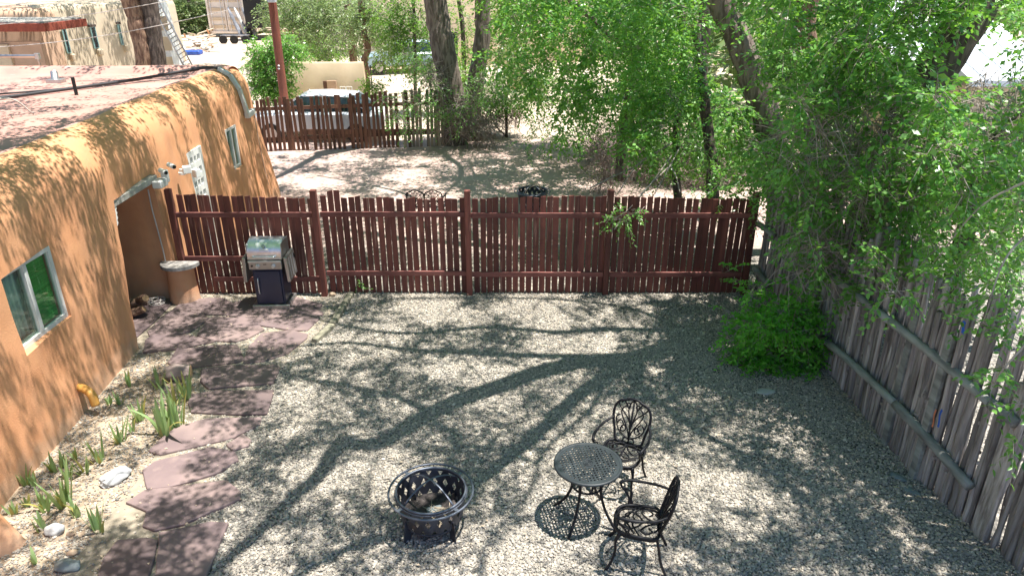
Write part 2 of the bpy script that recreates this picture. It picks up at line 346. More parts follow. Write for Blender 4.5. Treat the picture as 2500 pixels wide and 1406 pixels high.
def ground_mat():
    # bare soil and fine gravel: grey gravel in front, pinkish straw-strewn earth in the rear yard, pale sunlit dirt beyond
    m = bpy.data.materials.new('yard_ground'); m.use_nodes = True; N = m.node_tree.nodes; L = m.node_tree.links
    b = N['Principled BSDF']; b.inputs['Roughness'].default_value = .95; b.inputs['Specular IOR Level'].default_value = .1
    tc = N.new('ShaderNodeTexCoord'); sep = N.new('ShaderNodeSeparateXYZ'); L.new(tc.outputs['Object'], sep.inputs[0])
    def ns(sc, det=8, vec=None):
        n = N.new('ShaderNodeTexNoise'); n.inputs['Scale'].default_value = sc; n.inputs['Detail'].default_value = det; L.new(vec or tc.outputs['Object'], n.inputs[0]); return n.outputs[0]
    def ramp(x, *stops):
        r = N.new('ShaderNodeValToRGB'); e = r.color_ramp.elements
        e[0].position, e[0].color = stops[0][0], stops[0][1] + (1,); e[1].position, e[1].color = stops[-1][0], stops[-1][1] + (1,)
        for p, c in stops[1:-1]: k = e.new(p); k.color = c + (1,)
        L.new(x, r.inputs[0]); return r.outputs[0]
    def mix(f, a, c):
        n = N.new('ShaderNodeMix'); n.data_type = 'RGBA'; L.new(f, n.inputs[0]); L.new(a, n.inputs[6]); L.new(c, n.inputs[7]); return n.outputs[2]
    def mr(x, a, c):
        n = N.new('ShaderNodeMapRange'); L.new(x, n.inputs[0]); n.inputs[1].default_value = a; n.inputs[2].default_value = c; return n.outputs[0]
    vo = N.new('ShaderNodeTexVoronoi'); vo.inputs['Scale'].default_value = 42; L.new(tc.outputs['Object'], vo.inputs[0])
    sx = N.new('ShaderNodeSeparateColor'); L.new(vo.outputs['Color'], sx.inputs[0])
    grav = ramp(sx.outputs[0], (0, (.07, .068, .065)), (.4, (.16, .15, .135)), (.7, (.27, .25, .22)), (1, (.42, .38, .33)))
    earth0 = ramp(ns(1.1), (.35, (.50, .33, .30)), (.55, (.43, .30, .27)), (.7, (.53, .41, .37)))
    mp = N.new('ShaderNodeMapping'); mp.inputs['Scale'].default_value = (9, 34, 9); mp.inputs['Rotation'].default_value = (0, 0, .4); L.new(tc.outputs['Object'], mp.inputs[0])
    straw = ramp(ns(1.5, 6, mp.outputs[0]), (.47, (0, 0, 0)), (.56, (1, 1, 1)))
    sc2 = ramp(ns(30), (.3, (.30, .24, .20)), (.7, (.62, .53, .45)))
    earth = mix(straw, earth0, sc2)
    dirt = ramp(ns(1.3), (.3, (.50, .40, .31)), (.7, (.60, .50, .40)))
    soil = ramp(ns(3), (.35, (.42, .33, .24)), (.65, (.34, .26, .19)))
    f1 = mr(sep.outputs[1], 12.6, 14.2); c = mix(f1, grav, earth)
    f2 = mr(sep.outputs[1], 22.5, 24.0); c = mix(f2, c, dirt)
    f4 = mr(sep.outputs[1], 54, 62); c = mix(f4, c, ramp(ns(1), (.3, (.08, .10, .04)), (.7, (.16, .15, .08))))
    f3 = mr(sep.outputs[0], -3.6, -4.2)
    fy = N.new('ShaderNodeMath'); fy.operation = 'LESS_THAN'; L.new(sep.outputs[1], fy.inputs[0]); fy.inputs[1].default_value = 11.3
    fm = N.new('ShaderNodeMath'); fm.operation = 'MULTIPLY'; L.new(f3, fm.inputs[0]); L.new(fy.outputs[0], fm.inputs[1])
    c = mix(fm.outputs[0], c, soil)
    L.new(c, b.inputs['Base Color'])
    bp = N.new('ShaderNodeBump'); bp.inputs['Strength'].default_value = .7; bp.inputs['Distance'].default_value = .012; L.new(ns(45, 3), bp.inputs['Height']); L.new(bp.outputs[0], b.inputs['Normal'])
    return m
ST['ground'] = ground_mat()

# ================================================================== GROUND
def grid_sheet(xs, ys, zf):
    mb = MB(); nx, ny = len(xs), len(ys)
    mb.v = [(x, y, zf(x, y)) for y in ys for x in xs]
    mb.f = [(j * nx + i, j * nx + i + 1, (j + 1) * nx + i + 1, (j + 1) * nx + i) for j in range(ny - 1) for i in range(nx - 1)]
    mb.m = [0] * len(mb.f); return mb
xs = [-400, -200, -100, -60] + [-40 + i * 2 for i in range(41)] + [60, 100, 200, 400]
ys = [-60, -20, 0] + [3 + i * .5 for i in range(40)] + [23.5 + i * 1.5 for i in range(30)] + [80, 120, 200, 400, 700]
def gsurf(x, y):
    z = gz(x, y)
    if 13 < y < 60: z += .05 * noise.noise(Vector((x * .5, y * .5, 0))) * min(1, (y - 13) / 3)
    return z
tag(grid_sheet(xs, ys, gsurf).build('ground', ST['ground'], smooth=True), kind='structure')

# ------------------------------------------------------------------ flagstone polygons (measured on the ground)
def z1(pts): return [(300 + x / 3.905, 640 + y / 3.905) for x, y in pts]
def z2(pts): return [(x / 2.529, 850 + y / 2.529) for x, y in pts]
FL = [z1(p) for p in (
 [(560,395),(720,350),(930,338),(1055,395),(1000,492),(800,488),(500,440)],
 [(1062,395),(1240,335),(1640,335),(1870,400),(1850,442),(1480,500),(1250,520),(1012,500)],
 [(60,450),(240,335),(470,380),(425,425),(285,570),(110,720)],
 [(370,530),(480,456),(750,498),(800,535),(720,600),(640,650),(500,688),(270,690),(255,655)],
 [(808,560),(880,522),(1225,552),(1325,640),(1180,715),(1060,748),(880,738),(725,690),(770,620)],
 [(1100,520),(1250,528),(1500,508),(1850,458),(1890,490),(1820,565),(1740,640),(1600,638),(1262,586)],
 [(230,742),(280,702),(620,696),(850,752),(540,818),(210,850)],
 [(440,950),(520,832),(900,790),(1080,790),(1145,920),(1080,948),(620,1000),(520,990)],
 [(1212,800),(1330,682),(1600,652),(1740,690),(1735,722),(1560,860),(1340,930),(1165,945),(1185,880)],
 [(760,1020),(1000,985),(1460,983),(1480,1010),(1420,1150),(1050,1180),(830,1200),(750,1130)])]
FL += [z2(p) for p in (
 [(1190,285),(1350,262),(1680,260),(1670,300),(1640,400),(1500,405),(1190,392),(1170,340)],
 [(1100,480),(1280,432),(1600,428),(1590,470),(1430,550),(1000,648),(930,625),(1010,545)],
 [(1400,592),(1500,530),(1550,565),(1530,600),(1440,628)],
 [(890,750),(960,700),(1300,612),(1440,642),(1460,690),(1330,770),(1050,850),(920,865)],
 [(790,952),(900,880),(1390,820),(1470,890),(1470,930),(1130,1080),(960,1116),(890,1090),(910,1002)],
 [(560,1560),(640,1300),(730,1188),(900,1172),(970,1188),(955,1250),(880,1560)],
 [(988,1142),(1290,1077),(1400,1082),(1340,1230),(1200,1560),(950,1560),(982,1250)])]
FLW = []
for poly in FL:
    w_ = [G(x, y, .03) for x, y in poly]; mx_ = sum(p.x for p in w_) / len(w_); my_ = sum(p.y for p in w_) / len(w_)
    FLW.append([(mx_ + (p.x - mx_) * (1.075 if my_ > 9 else 1.045), my_ + (p.y - my_) * (1.085 if my_ > 9 else 1.05)) for p in w_])
path = [(-5.3, 9.2), (-7.9, 9.2), (-7.9, 10.93), (-5.7, 10.93), (-5.3, 11.08), (-2.9, 11.08), (-2.95, 9.6), (-3.25, 8.6), (-3.35, 7.4), (-3.35, 6.6), (-3.2, 5.9), (-3.1, 5.2), (-3.1, 3.9), (-4.2, 3.9), (-4.1, 5.2), (-4.05, 6.4), (-4.1, 7.2), (-4.15, 8.2), (-4.9, 8.9)]
pm = MB().prism(path, -.05, .006); po = pm.build('path', ST['cement']); tag(po, kind='structure')
for poly in FLW:
    cx = sum(p[0] for p in poly) / len(poly); cy = sum(p[1] for p in poly) / len(poly)
    rp = []
    for i, p in enumerate(poly):
        q = poly[(i + 1) % len(poly)]; L = math.hypot(q[0] - p[0], q[1] - p[1]); n = max(2, int(L / .07))
        for k in range(n):
            t = k / n; w = noise.noise(Vector((lerp(p[0], q[0], t) * 7, lerp(p[1], q[1], t) * 7, 3))) * .010 if k else 0
            x, y = lerp(p[0], q[0], t), lerp(p[1], q[1], t); dx, dy = x - cx, y - cy; L2 = math.hypot(dx, dy)
            rp.append((x + dx / L2 * w - cx, y + dy / L2 * w - cy))
    h = random.uniform(.026, .036)
    o = MB().prism(rp, 0, h, bev=.008).build('flagstone', ST['flag'], po, loc=(cx, cy, .004)); o.rotation_euler = (random.uniform(-.004, .004), random.uniform(-.004, .004), 0)

# ------------------------------------------------------------------ house outline data
OUT = [(-4.3, 1), (-4.8, 3.6), (-5.15, 5.0), (-5.25, 5.96), (-5.29, 6.6), (-5.37, 7.7), (-5.43, 9.1), (-5.54, 10.9), (-5.62, 13), (-5.62, 16.6)]
def wall_x(y): return interp([(p[1], p[0]) for p in OUT], y)

# ------------------------------------------------------------------ gravel
def inpoly(px, py, poly):
    c = np.zeros(len(px), bool); n = len(poly)
    for i in range(n):
        x1, y1 = poly[i]; x2, y2 = poly[i - 1]
        cond = ((y1 > py) != (y2 > py)) & (px < (x2 - x1) * (py - y1) / (y2 - y1 + 1e-12) + x1)
        c ^= cond
    return c
COY = [(3.0, 5.6), (4.2, 4.83), (5.1, 4.62), (6.4, 4.36), (8.3, 4.34), (11.5, 4.2), (13.0, 4.2)]   # (Y, X) foot of the pole fence
rng = np.random.default_rng(3)
N0 = 430000
gx = rng.uniform(-5.8, 5.6, N0); gy = rng.uniform(3.6, 13.0, N0)
wx = np.interp(gy, [p[1] for p in OUT], [p[0] for p in OUT]); fx = np.interp(gy, [c[0] for c in COY], [c[1] for c in COY])
keep = (gx > wx + .02) & (gx < fx + .15)
dens = np.ones(N0); dens[(gy > 9.5)] = .75; dens[gy > 11.2] = .35; dens[(gx < -3.9)] *= .6
bedy = (gx < -3.75) & (gy < 9.0) & (gy > 5.4); dens[bedy] *= .55
inp = inpoly(gx, gy, path); dens[inp] *= np.where(gy[inp] < 6.3, .10, .6)
for poly in FLW: keep &= ~inpoly(gx, gy, poly)
pn = np.array([noise.noise(Vector((a * .8, b * .8, 4))) + .6 * noise.noise(Vector((a * 2.5, b * 2.5, 8))) for a, b in zip(gx, gy)])
dens *= np.clip(1.05 - 1.3 * np.clip(pn - .12, 0, 1), .25, 1)
keep &= rng.uniform(0, 1, N0) < dens
gx, gy = gx[keep], gy[keep]; NP = len(gx)
print('pebbles', NP)
me = bpy.data.meshes.new('gravel'); me.vertices.add(NP)
co = np.stack([gx, gy, rng.uniform(.0, .012, NP)], 1).astype(np.float32); me.vertices.foreach_set('co', co.ravel())
def fattr(nm, arr, ty='FLOAT', dom='POINT', key='value'):
    a = me.attributes.new(nm, ty, dom); a.data.foreach_set(key, np.ascontiguousarray(arr, np.float32).ravel())
sz = rng.lognormal(0, .30, NP) * .0090
fattr('prot', np.stack([rng.uniform(-.5, .5, NP), rng.uniform(-.5, .5, NP), rng.uniform(0, 6.28, NP)], 1), 'FLOAT_VECTOR', key='vector')
fattr('pscale', np.stack([sz * rng.uniform(1.0, 1.5, NP), sz * rng.uniform(.8, 1.1, NP), sz * rng.uniform(.5, .85, NP)], 1), 'FLOAT_VECTOR', key='vector')
go = link(bpy.data.objects.new('gravel', me)); tag(go, 'grey and cream river gravel covering the front yard', 'gravel', kind='stuff')
ng = bpy.data.node_groups.new('pebble_scatter', 'GeometryNodeTree')
ng.interface.new_socket('Geometry', in_out='INPUT', socket_type='NodeSocketGeometry'); ng.interface.new_socket('Geometry', in_out='OUTPUT', socket_type='NodeSocketGeometry')
gi = ng.nodes.new('NodeGroupInput'); gout = ng.nodes.new('NodeGroupOutput')
m2p = ng.nodes.new('GeometryNodeMeshToPoints'); ng.links.new(gi.outputs[0], m2p.inputs[0])
iop = ng.nodes.new('GeometryNodeInstanceOnPoints'); ng.links.new(m2p.outputs[0], iop.inputs['Points'])
ico = ng.nodes.new('GeometryNodeMeshIcoSphere'); ico.inputs['Radius'].default_value = 1; ico.inputs['Subdivisions'].default_value = 2
sp = ng.nodes.new('GeometryNodeSetPosition'); ng.links.new(ico.outputs['Mesh'], sp.inputs['Geometry'])
nz = ng.nodes.new('ShaderNodeTexNoise'); nz.inputs['Scale'].default_value = .9
vm = ng.nodes.new('ShaderNodeVectorMath'); vm.operation = 'SUBTRACT'; vm.inputs[1].default_value = (.5, .5, .5); ng.links.new(nz.outputs['Color'], vm.inputs[0])
ng.links.new(vm.outputs[0], sp.inputs['Offset'])
sm = ng.nodes.new('GeometryNodeSetMaterial'); sm.inputs['Material'].default_value = ST['peb']; ng.links.new(sp.outputs[0], sm.inputs[0])
ng.links.new(sm.outputs[0], iop.inputs['Instance'])
def nattr(nm):
    a = ng.nodes.new('GeometryNodeInputNamedAttribute'); a.data_type = 'FLOAT_VECTOR'; a.inputs[0].default_value = nm; return a.outputs[0]
e2r = ng.nodes.new('FunctionNodeEulerToRotation'); ng.links.new(nattr('prot'), e2r.inputs[0]); ng.links.new(e2r.outputs[0], iop.inputs['Rotation'])
ng.links.new(nattr('pscale'), iop.inputs['Scale']); ng.links.new(iop.outputs[0], gout.inputs[0])
me.materials.append(ST['peb'])
md = go.modifiers.new('scatter', 'NODES'); md.node_group = ng

# ================================================================== ADOBE HOUSE
house = thing('adobe_house', 'terracotta adobe house with rounded parapet and rose coloured flat roof', 'house', (-6, 10, 0))
HB = Vector((-6, 10, 0))
def hb(o): o.location = o.location - HB; return o   # parts are written in world coordinates
base = spline([(x, y, 0) for x, y in OUT], 28)
base += [Vector((-5.66, 16.9, 0)), Vector((-5.74, 17.1, 0)), Vector((-5.9, 17.26, 0)), Vector((-6.1, 17.33, 0))]
base += [Vector((-6.1 - .5 * i, 17.33, 0)) for i in range(1, 24)]
base += [Vector((-17.6, 17.0 - i, 0)) for i in range(0, 16)] + [Vector((-17, 1, 0))] + [Vector((-16 + i, .9, 0)) for i in range(0, 12)]
nb = len(base)
nrm = []
for i in range(nb):
    t = (base[(i + 1) % nb] - base[i - 1]).normalized(); nrm.append(Vector((t.y, -t.x, 0)))
lay = [(-.15, 0, 0)] + [(z, z, 0) for z in (0, .15, .3, .45, .6, .75, .9, 1.05, 1.2, 1.35, 1.5, 1.65, 1.8, 1.95, 2.1, 2.25, 2.4)]
lay += [(2.5 + .6 * math.sin(R(a)), 2.5, .5 * (1 - math.cos(R(a)))) for a in range(0, 91, 9)]
lay += [(3.09, 2.5, .6), (3.05, 2.5, .7), (2.98, 2.5, .78), (2.94, 2.5, .86)]
mb = MB()
for li, (z, zb, off) in enumerate(lay):
    for i, p in enumerate(base):
        bt = interp([(9, .025), (12, .05), (16, .10), (17.2, .16)], p.y) if p.x > -7 else .1
        o = bt * zb + off
        q = p - nrm[i] * o
        foot = .50 * math.exp(-((p.y - 5.25) / .28) ** 2) * max(0, 1 - z / 1.0) if p.x > -7 else 0
        w = .045 * noise.noise(Vector((q.x * .6, q.y * .9, z * .8))) + .018 * noise.noise(Vector((q.x * 2, q.y * 2.6, z * 2.2)))
        flat = li >= len(lay) - 1
        zz = z if flat else z + (.035 * noise.noise(Vector((q.x * .5, q.y * .7, 9))) if z > 2.4 else 0)
        q = q + nrm[i] * (foot + w)
        mb.v.append((q.x, q.y, zz))
NL = len(lay)
for l in range(NL - 1):
    for i in range(nb):
        j = (i + 1) % nb; mb.f.append((l * nb + i, l * nb + j, (l + 1) * nb + j, (l + 1) * nb + i))
mb.f.append(tuple(range(nb - 1, -1, -1))); mb.f.append(tuple((NL - 1) * nb + i for i in range(nb)))
mb.m = [0] * len(mb.f)
mb.m = [1 if (f[0] // nb >= NL - 5 or (f[0] // nb > 19 and mb.v[f[0]][1] > 17.0 and mb.v[f[0]][0] < -6.8)) and len(f) == 4 else 0 for f in mb.f]
wo = mb.build('wall', [ST['stucco'], ST['roof']], smooth=False)
ring = [mb.v[(NL - 2) * nb + i] for i in range(nb)]
# openings
XW = -5.46
w1 = [AX(118, 598, XW), AX(158, 770, XW), AX(38, 873, XW)]
W1 = dict(y0=w1[2].y, y1=(w1[0].y + w1[1].y) / 2, z0=(w1[1].z + w1[2].z) / 2, z1=w1[0].z)
XD = -5.745
d1, d2 = AX(450, 375, XD), AX(487, 356, XD)
DR = dict(y0=d1.y, y1=d2.y, z0=.1, z1=(d1.z + d2.z) / 2)
X2 = -5.82
e1, e2, e3, e4 = AX(549, 316, X2), AX(576, 303, X2), AX(583, 408, X2), AX(560, 421, X2)
W2 = dict(y0=(e1.y + e4.y) / 2, y1=(e2.y + e3.y) / 2, z0=(e3.z + e4.z) / 2, z1=(e1.z + e2.z) / 2)
print('W1', W1, 'DR', DR, 'W2', W2)
def cut_box(y0, y1, z0, z1, x0, x1, sl=0):
    m = MB(); m.add([(x0, y0, z0), (x1, y0, z0), (x1, y1, z0), (x0, y1, z0), (x0, y0 + sl, z1), (x1, y0 + sl, z1), (x1, y1, z1), (x0, y1, z1)],
                    [(3, 2, 1, 0), (4, 5, 6, 7), (0, 1, 5, 4), (1, 2, 6, 5), (2, 3, 7, 6), (3, 0, 4, 7)])
    return m
cuts = [cut_box(9.12, 10.93, -.4, 2.14, -8.2, -4.5, .42),
        cut_box(W1['y0'], W1['y1'], W1['z0'], W1['z1'], -6.1, -4.9), cut_box(DR['y0'], DR['y1'], -.3, DR['z1'], -6.0, -5.0),
        cut_box(W2['y0'], W2['y1'], W2['z0'], W2['z1'], -6.4, -5.0)]
for c in cuts:
    co_ = c.build('cutter', ST['stucco']); m_ = wo.modifiers.new('b', 'BOOLEAN'); m_.operation = 'DIFFERENCE'; m_.solver = 'EXACT'; m_.object = co_
    dg = bpy.context.evaluated_depsgraph_get(); nm = bpy.data.meshes.new_from_object(wo.evaluated_get(dg)); wo.modifiers.clear(); wo.data = nm
    bpy.data.objects.remove(co_)
wo.data.name = 'wall'
wo.data.polygons.foreach_set('use_smooth', [True] * len(wo.data.polygons)); wo.data.set_sharp_from_angle(angle=R(38))
wo.parent = house; hb(wo)
# roof sheet with ripples
rb = MB(); rs = [(p[0], p[1], 2.955) for p in ring]
bmr = bmesh.new(); vs = [bmr.verts.new(p) for p in rs]; fc = bmr.faces.new(vs); bmesh.ops.triangulate(bmr, faces=[fc])
mr_ = bpy.data.meshes.new('roof'); bmr.to_mesh(mr_); bmr.free(); mr_.materials.append(ST['roof'])
ro = link(bpy.data.objects.new('roof', mr_), house); hb(ro)
def part(mbx, name, m, parent=house, label=None, **k):
    o = mbx.build(name, m, parent, **k)
    if parent is house: hb(o)
    if label: o['label'] = label
    return o
def window(D, X, name_label, reflection_sheet=False):
    y0, y1, z0, z1 = D['y0'], D['y1'], D['z0'], D['z1']; ym = (y0 + y1) / 2
    f = MB(); w = .05; d = .05
    f.box((X, y0 + w / 2, (z0 + z1) / 2), (d, w, z1 - z0)); f.box((X, y1 - w / 2, (z0 + z1) / 2), (d, w, z1 - z0))
    f.box((X, ym, z1 - w / 2), (d - .004, y1 - y0 - 2 * w, w)); f.box((X, ym, z0 + w / 2), (d - .004, y1 - y0 - 2 * w, w))
    f.box((X + .002, ym, (z0 + z1) / 2), (d, w * 1.2, z1 - z0 - 2 * w))
    fo = part(f, 'window', ST['offw'], label=name_label)
    for a, b in ((y0 + w, ym - w * .6), (ym + w * .6, y1 - w)):
        part(MB().box((X - .01, (a + b) / 2, (z0 + z1) / 2), (.008, b - a, z1 - z0 - 2 * w)), 'pane', ST['glass'], fo)
    a, b = y0 + w, ym - w * .6
    s = MB(); s.box((X - .035, a + .012, (z0 + z1) / 2), (.02, .024, z1 - z0 - 2 * w)); s.box((X - .035, b - .012, (z0 + z1) / 2), (.02, .024, z1 - z0 - 2 * w))
    s.box((X - .035, (a + b) / 2, z0 + w + .012), (.018, b - a - .05, .024)); s.box((X - .035, (a + b) / 2, z1 - w - .012), (.018, b - a - .05, .024))
    part(s, 'sash', ST['rail'], fo)
    c = MB(); n = 40
    for i in range(n + 1):
        y = lerp(y0 + .03, y1 - .03, i / n); x = X - .10 + .02 * math.sin(i * 1.9)
        c.v += [(x, y, z0 + .03), (x, y, z1 - .03)]
    for i in range(n): c.f.append((2 * i, 2 * i + 2, 2 * i + 3, 2 * i + 1)); c.m.append(0)
    co2 = part(c, 'curtain', ST['curtain'], fo, smooth=True)
    if reflection_sheet:
        part(MB().box((X - .06, (ym + w * .6 + y1 - w) / 2, (z0 + z1) / 2), (.01, y1 - w - ym - w * .6, z1 - z0 - 2 * w)), 'reflection_sheet', ST['reflection_sheet'], fo)  # added sheet behind the right pane, its green stands in for reflected trees
    sd = co2.modifiers.new('s', 'SOLIDIFY'); sd.thickness = .003
    return fo
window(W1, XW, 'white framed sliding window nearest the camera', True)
window(W2, X2, 'white framed window past the door')
# lattice door
dm = MB(); y0, y1, z1_ = DR['y0'], DR['y1'], DR['z1']; X = XD
dm.box((X, y0 + .06, z1_ / 2), (.05, .12, z1_)); dm.box((X, y1 - .06, z1_ / 2), (.05, .12, z1_))
ny, nzr = 3, 9
iy0, iy1 = y0 + .12, y1 - .12
for k in range(1, ny): dm.box((X, lerp(iy0, iy1, k / ny), z1_ / 2), (.046, .055, z1_))
for k in range(nzr + 1):
    dm.box((X, (y0 + y1) / 2, lerp(.06, z1_ - .06, k / nzr)), (.042, iy1 - iy0, .11))
do = part(dm, 'door', ST['white'], label='white lattice screen door')
part(MB().box((X - .05, (y0 + y1) / 2, z1_ / 2), (.01, y1 - y0 - .02, z1_ - .02)), 'pane', ST['white'], do)
part(MB().lathe([(0, 0), (.025, .002), (.03, .02), (.02, .035), (0, .04)], 10, (X + .03, y0 + .08, 1.0)), 'handle', ST['steel2'], do)
# lintel and corbel of the porch opening
part(MB().bar((-5.60, 9.50, 2.085), (-5.63, 10.95, 2.085), .16, .10, bev=.01), 'lintel', ST['beam'])
cb = MB(); pr_ = [(0, 0), (.16, 0), (.17, -.04), (.12, -.06), (.15, -.10), (.11, -.13), (.13, -.17), (.08, -.20), (.10, -.24), (.04, -.27), (0, -.28)]
k = len(cb.v)
for x in (-5.64, -5.53):
    cb.v += [(x, 9.515 + a * .6, 2.05 + b) for a, b in pr_]
n = len(pr_)
cb.f = [tuple(range(n)), tuple(range(2 * n - 1, n - 1, -1))] + [(i, n + i, n + (i + 1) % n, (i + 1) % n) for i in range(n)]; cb.m = [0] * len(cb.f)
part(cb, 'corbel', ST['white'])
# cameras and junction box under the lintel end
p = AX(378, 438, -5.5)
cbx = MB().box((-5.46, 10.82, 2.03), (.15, .24, .12), bev=.015).box((-5.44, 10.98, 2.10), (.10, .08, .20), bev=.012)
jb = part(cbx, 'junction_box', ST['offw'])
for (yy, xx, zz) in ((10.86, -5.33, 2.20), (11.06, -5.28, 2.24)):
    c = MB().tube([(xx - .12, yy + .02, zz + .02), (xx, yy - .06, zz)], .036, 14); cc = part(c, 'security_camera', ST['white'])
    part(MB().tube([(xx - .002, yy - .058, zz), (xx + .012, yy - .068, zz - .003)], .027, 14), 'lens', ST['blackp'], cc)
fl = MB()
fp = AX(452, 420, -5.45)
fl.bar((-5.58, fp.y + .1, fp.z), (-5.40, fp.y + .05, fp.z), .05, .05)
fl.lathe([(0, -.02), (.06, -.02), (.06, .02), (0, .02)], 12, (-5.55, fp.y + .1, fp.z - .05))
fl.box((-5.36, fp.y - .12, fp.z + .07), (.13, .10, .12), rz=.5, bev=.01); fl.box((-5.34, fp.y + .16, fp.z - .06), (.12, .10, .14), rz=-.5, bev=.01)
part(fl, 'floodlight', ST['white'])
cable_pts = [AY(362, 462, 10.90), AY(372, 510, 10.89), AY(388, 570, 10.90), AY(402, 625, 10.89), AY(414, 690, 10.90), AY(418, 728, 10.88)]
part(MB().tube(spline([p - Vector((0, .01, 0)) for p in cable_pts], 5), .011, 6), 'cable', ST['cablew'], label='pale cable hanging in the porch')
# downspout duct with elbow and cable conduit
q1, q2, q3 = AX(572, 172, -5.98), AX(594, 282, -5.86), AX(612, 285, -5.86)
dz = MB(); dY = q2.y
dpts = [(-6.24, dY, 3.13), (-6.02, dY, 3.0), (-5.86, dY, 2.70), (-5.80, dY, 2.4), (-5.76, dY, q2.z)]
for A_, B_ in zip(dpts, dpts[1:]): dz.bar(A_, B_, .10, .08, up=(1, 0, 0), bev=.008)
dz.bar((-5.77, dY - .05, q2.z), (-5.77, dY + .40, q2.z + .02), .10, .12, bev=.01)
part(dz, 'conduit_duct', ST['offw'])
part(MB().tube(spline([(-5.76, dY + .38, q2.z - .02), (-5.72, dY + .38, 1.2), (-5.62, dY + .36, .05)], 4), .014, 6), 'conduit', ST['tan'])
part(MB().tube(spline([(-15, 8.9, 3.03), (-11, 11.5, 3.0), (-9.3, 12.6, 2.99), (-8.5, 13.6, 3.0), (-7.6, 15.0, 3.02), (-6.95, dY - .3, 3.10), (-6.45, dY - .1, 3.16), (-6.20, dY, 3.12), (-6.02, dY, 3.0)], 8), .030, 8), 'cable', ST['cable'], label='thick black cable bundle along the roof edge', smooth=True)
part(MB().tube(spline([(-15, 9.3, 3.0), (-11, 12.3, 2.98), (-9.6, 13.1, 2.99), (-8.2, 14.2, 3.0), (-7.3, 15.5, 3.04), (-6.6, dY - .15, 3.12)], 8), .018, 6), 'cable', ST['cable'], smooth=True)
part(MB().tube(spline([(-8.3, 9.9, 2.97), (-8.0, 10.6, 3.22), (-7.7, 11.2, 3.25), (-7.55, 11.45, 2.97)], 8), .014, 6), 'cable', ST['cablew'], label='pale cable looping above the roof', smooth=True)
vp = G(187, 232, 2.96)
part(MB().tube([(vp.x, vp.y, 2.9), (vp.x, vp.y, 3.27)], .032, 10), 'vent_pipe', ST['blackp'])
vp = G(130, 200, 2.96)
part(MB().tube([(vp.x + .1, vp.y - .1, 2.9), (vp.x, vp.y + .1, 3.13)], .07, 12).box((vp.x + .12, vp.y - .1, 2.99), (.3, .2, .06)), 'roof_vent', ST['steel2'])
a, b = G(-10, 147, 3.25), G(92, 140, 3.25)
part(MB().tube([(a.x - 3, b.y, 3.27), (b.x, b.y, 3.27), (b.x + .02, b.y, 3.27)], .035, 8).tube([(b.x, b.y, 3.3), (b.x, b.y, 2.9)], .02, 8).lathe([(0, -.06), (.06, -.06), (.06, .06), (0, .06)], 10, (b.x, b.y, 3.27)), 'roof_pipe', ST['steel2'])
dp = G(205, 992, .12)
part(MB().tube(spline([(-5.45, dp.y + .12, .33), (-5.30, dp.y + .08, .33), (-5.18, dp.y + .02, .28), (-5.15, dp.y, .14)], 6), [.05] * 19, 14), 'drain_elbow', ST['drain'], smooth=True)
# needle litter on the roof
lit = MB()
for _ in range(2600):
    t = random.random(); x = lerp(-15, -6.5, random.random() ** .7); y = random.uniform(7, 17)
    if noise.noise(Vector((x * .5, y * .8, 5))) + (.25 if x > -8 else 0) < .12: continue
    if x > -6.25: continue
    a = random.uniform(0, 6.28); L = random.uniform(.08, .35); z = 2.962 + random.uniform(0, .02)
    p = Vector((x, y, z)); d = Vector((math.cos(a) * L, math.sin(a) * L, random.uniform(0, .03))); s = Vector((-d.y, d.x, 0)).normalized() * random.uniform(.004, .010)
    lit.add([p - s, p + s, p + d], [(0, 1, 2)])
lo = part(lit, 'roof_litter', ST['stick']); lo['kind'] = 'stuff'

# plinth, firewood, coiled cable
pl = thing('stucco_plinth', 'half round terracotta plinth with grey stone slab beside the porch', 'plinth', (-5.47, 10.93, 0))
pp = MB(); hr = []
for i in range(17): a = -math.pi * i / 16; hr.append((math.cos(a), math.sin(a)))
for z, r in ((-.05, .255), (.1, .24), (.35, .225), (.62, .225)):
    pp.v += [(x * r, y * r * 1.05, z) for x, y in hr]
for l in range(3):
    for i in range(17): j = (i + 1) % 17; pp.f.append((l * 17 + j, l * 17 + i, (l + 1) * 17 + i, (l + 1) * 17 + j))
pp.f.append(tuple(51 + i for i in range(16, -1, -1))); pp.m = [0] * len(pp.f)
pp.build('base', ST['stucco'], pl, sharp=40)
MB().prism([(x * .31 + .02, y * .30) for x, y in hr], .622, .69, bev=.012).build('slab', ST['slab'], pl)
fw = [((-5.98, 10.15, .10), .2, .4), ((-6.15, 10.25, .10), 1.1, .42), ((-6.02, 10.32, .22), .7, .38), ((-5.88, 10.3, .28), -.6, .34), ((-6.25, 10.05, .2), .3, .4), ((-6.3, 10.35, .08), .1, .4)]
fwl = ['pale split firewood piece lying lowest in the porch', 'dark firewood piece at the back of the porch pile', 'firewood piece lying on top of the porch pile', 'round cut branch sticking up from the porch wood pile', 'firewood piece leaning at the far left of the porch pile', 'short log behind the others in the porch pile']
for (c, a, L), lb in zip(fw, fwl):
    t = thing('firewood', lb, 'firewood', c, a, 'firewood pieces piled in the porch')
    MB().tube([(-L / 2, 0, 0), (0, .01, .01), (L / 2, 0, 0)], [.06, .065, .058], 9, nz=.2).build('bark', ST['bark2'], t)
    MB().tube([(L / 2, 0, 0), (L / 2 + .006, 0, 0)], .052, 9).build('cut_end', ST['logend'], t); t.rotation_euler.y = random.uniform(-.5, .3)
cc = []
for i in range(90):
    a = i * .42; r = .11 + .04 * math.sin(i * .7); cc.append((r * math.cos(a), r * math.sin(a) * .9, .04 + .03 * math.sin(i * .33)))
tag(MB().tube(spline(cc, 3), .006, 5).build('cable_coil', ST['cablew'], loc=(-5.86, 10.7, .03)), 'loose coil of pale cable lying on the porch floor', 'cable')

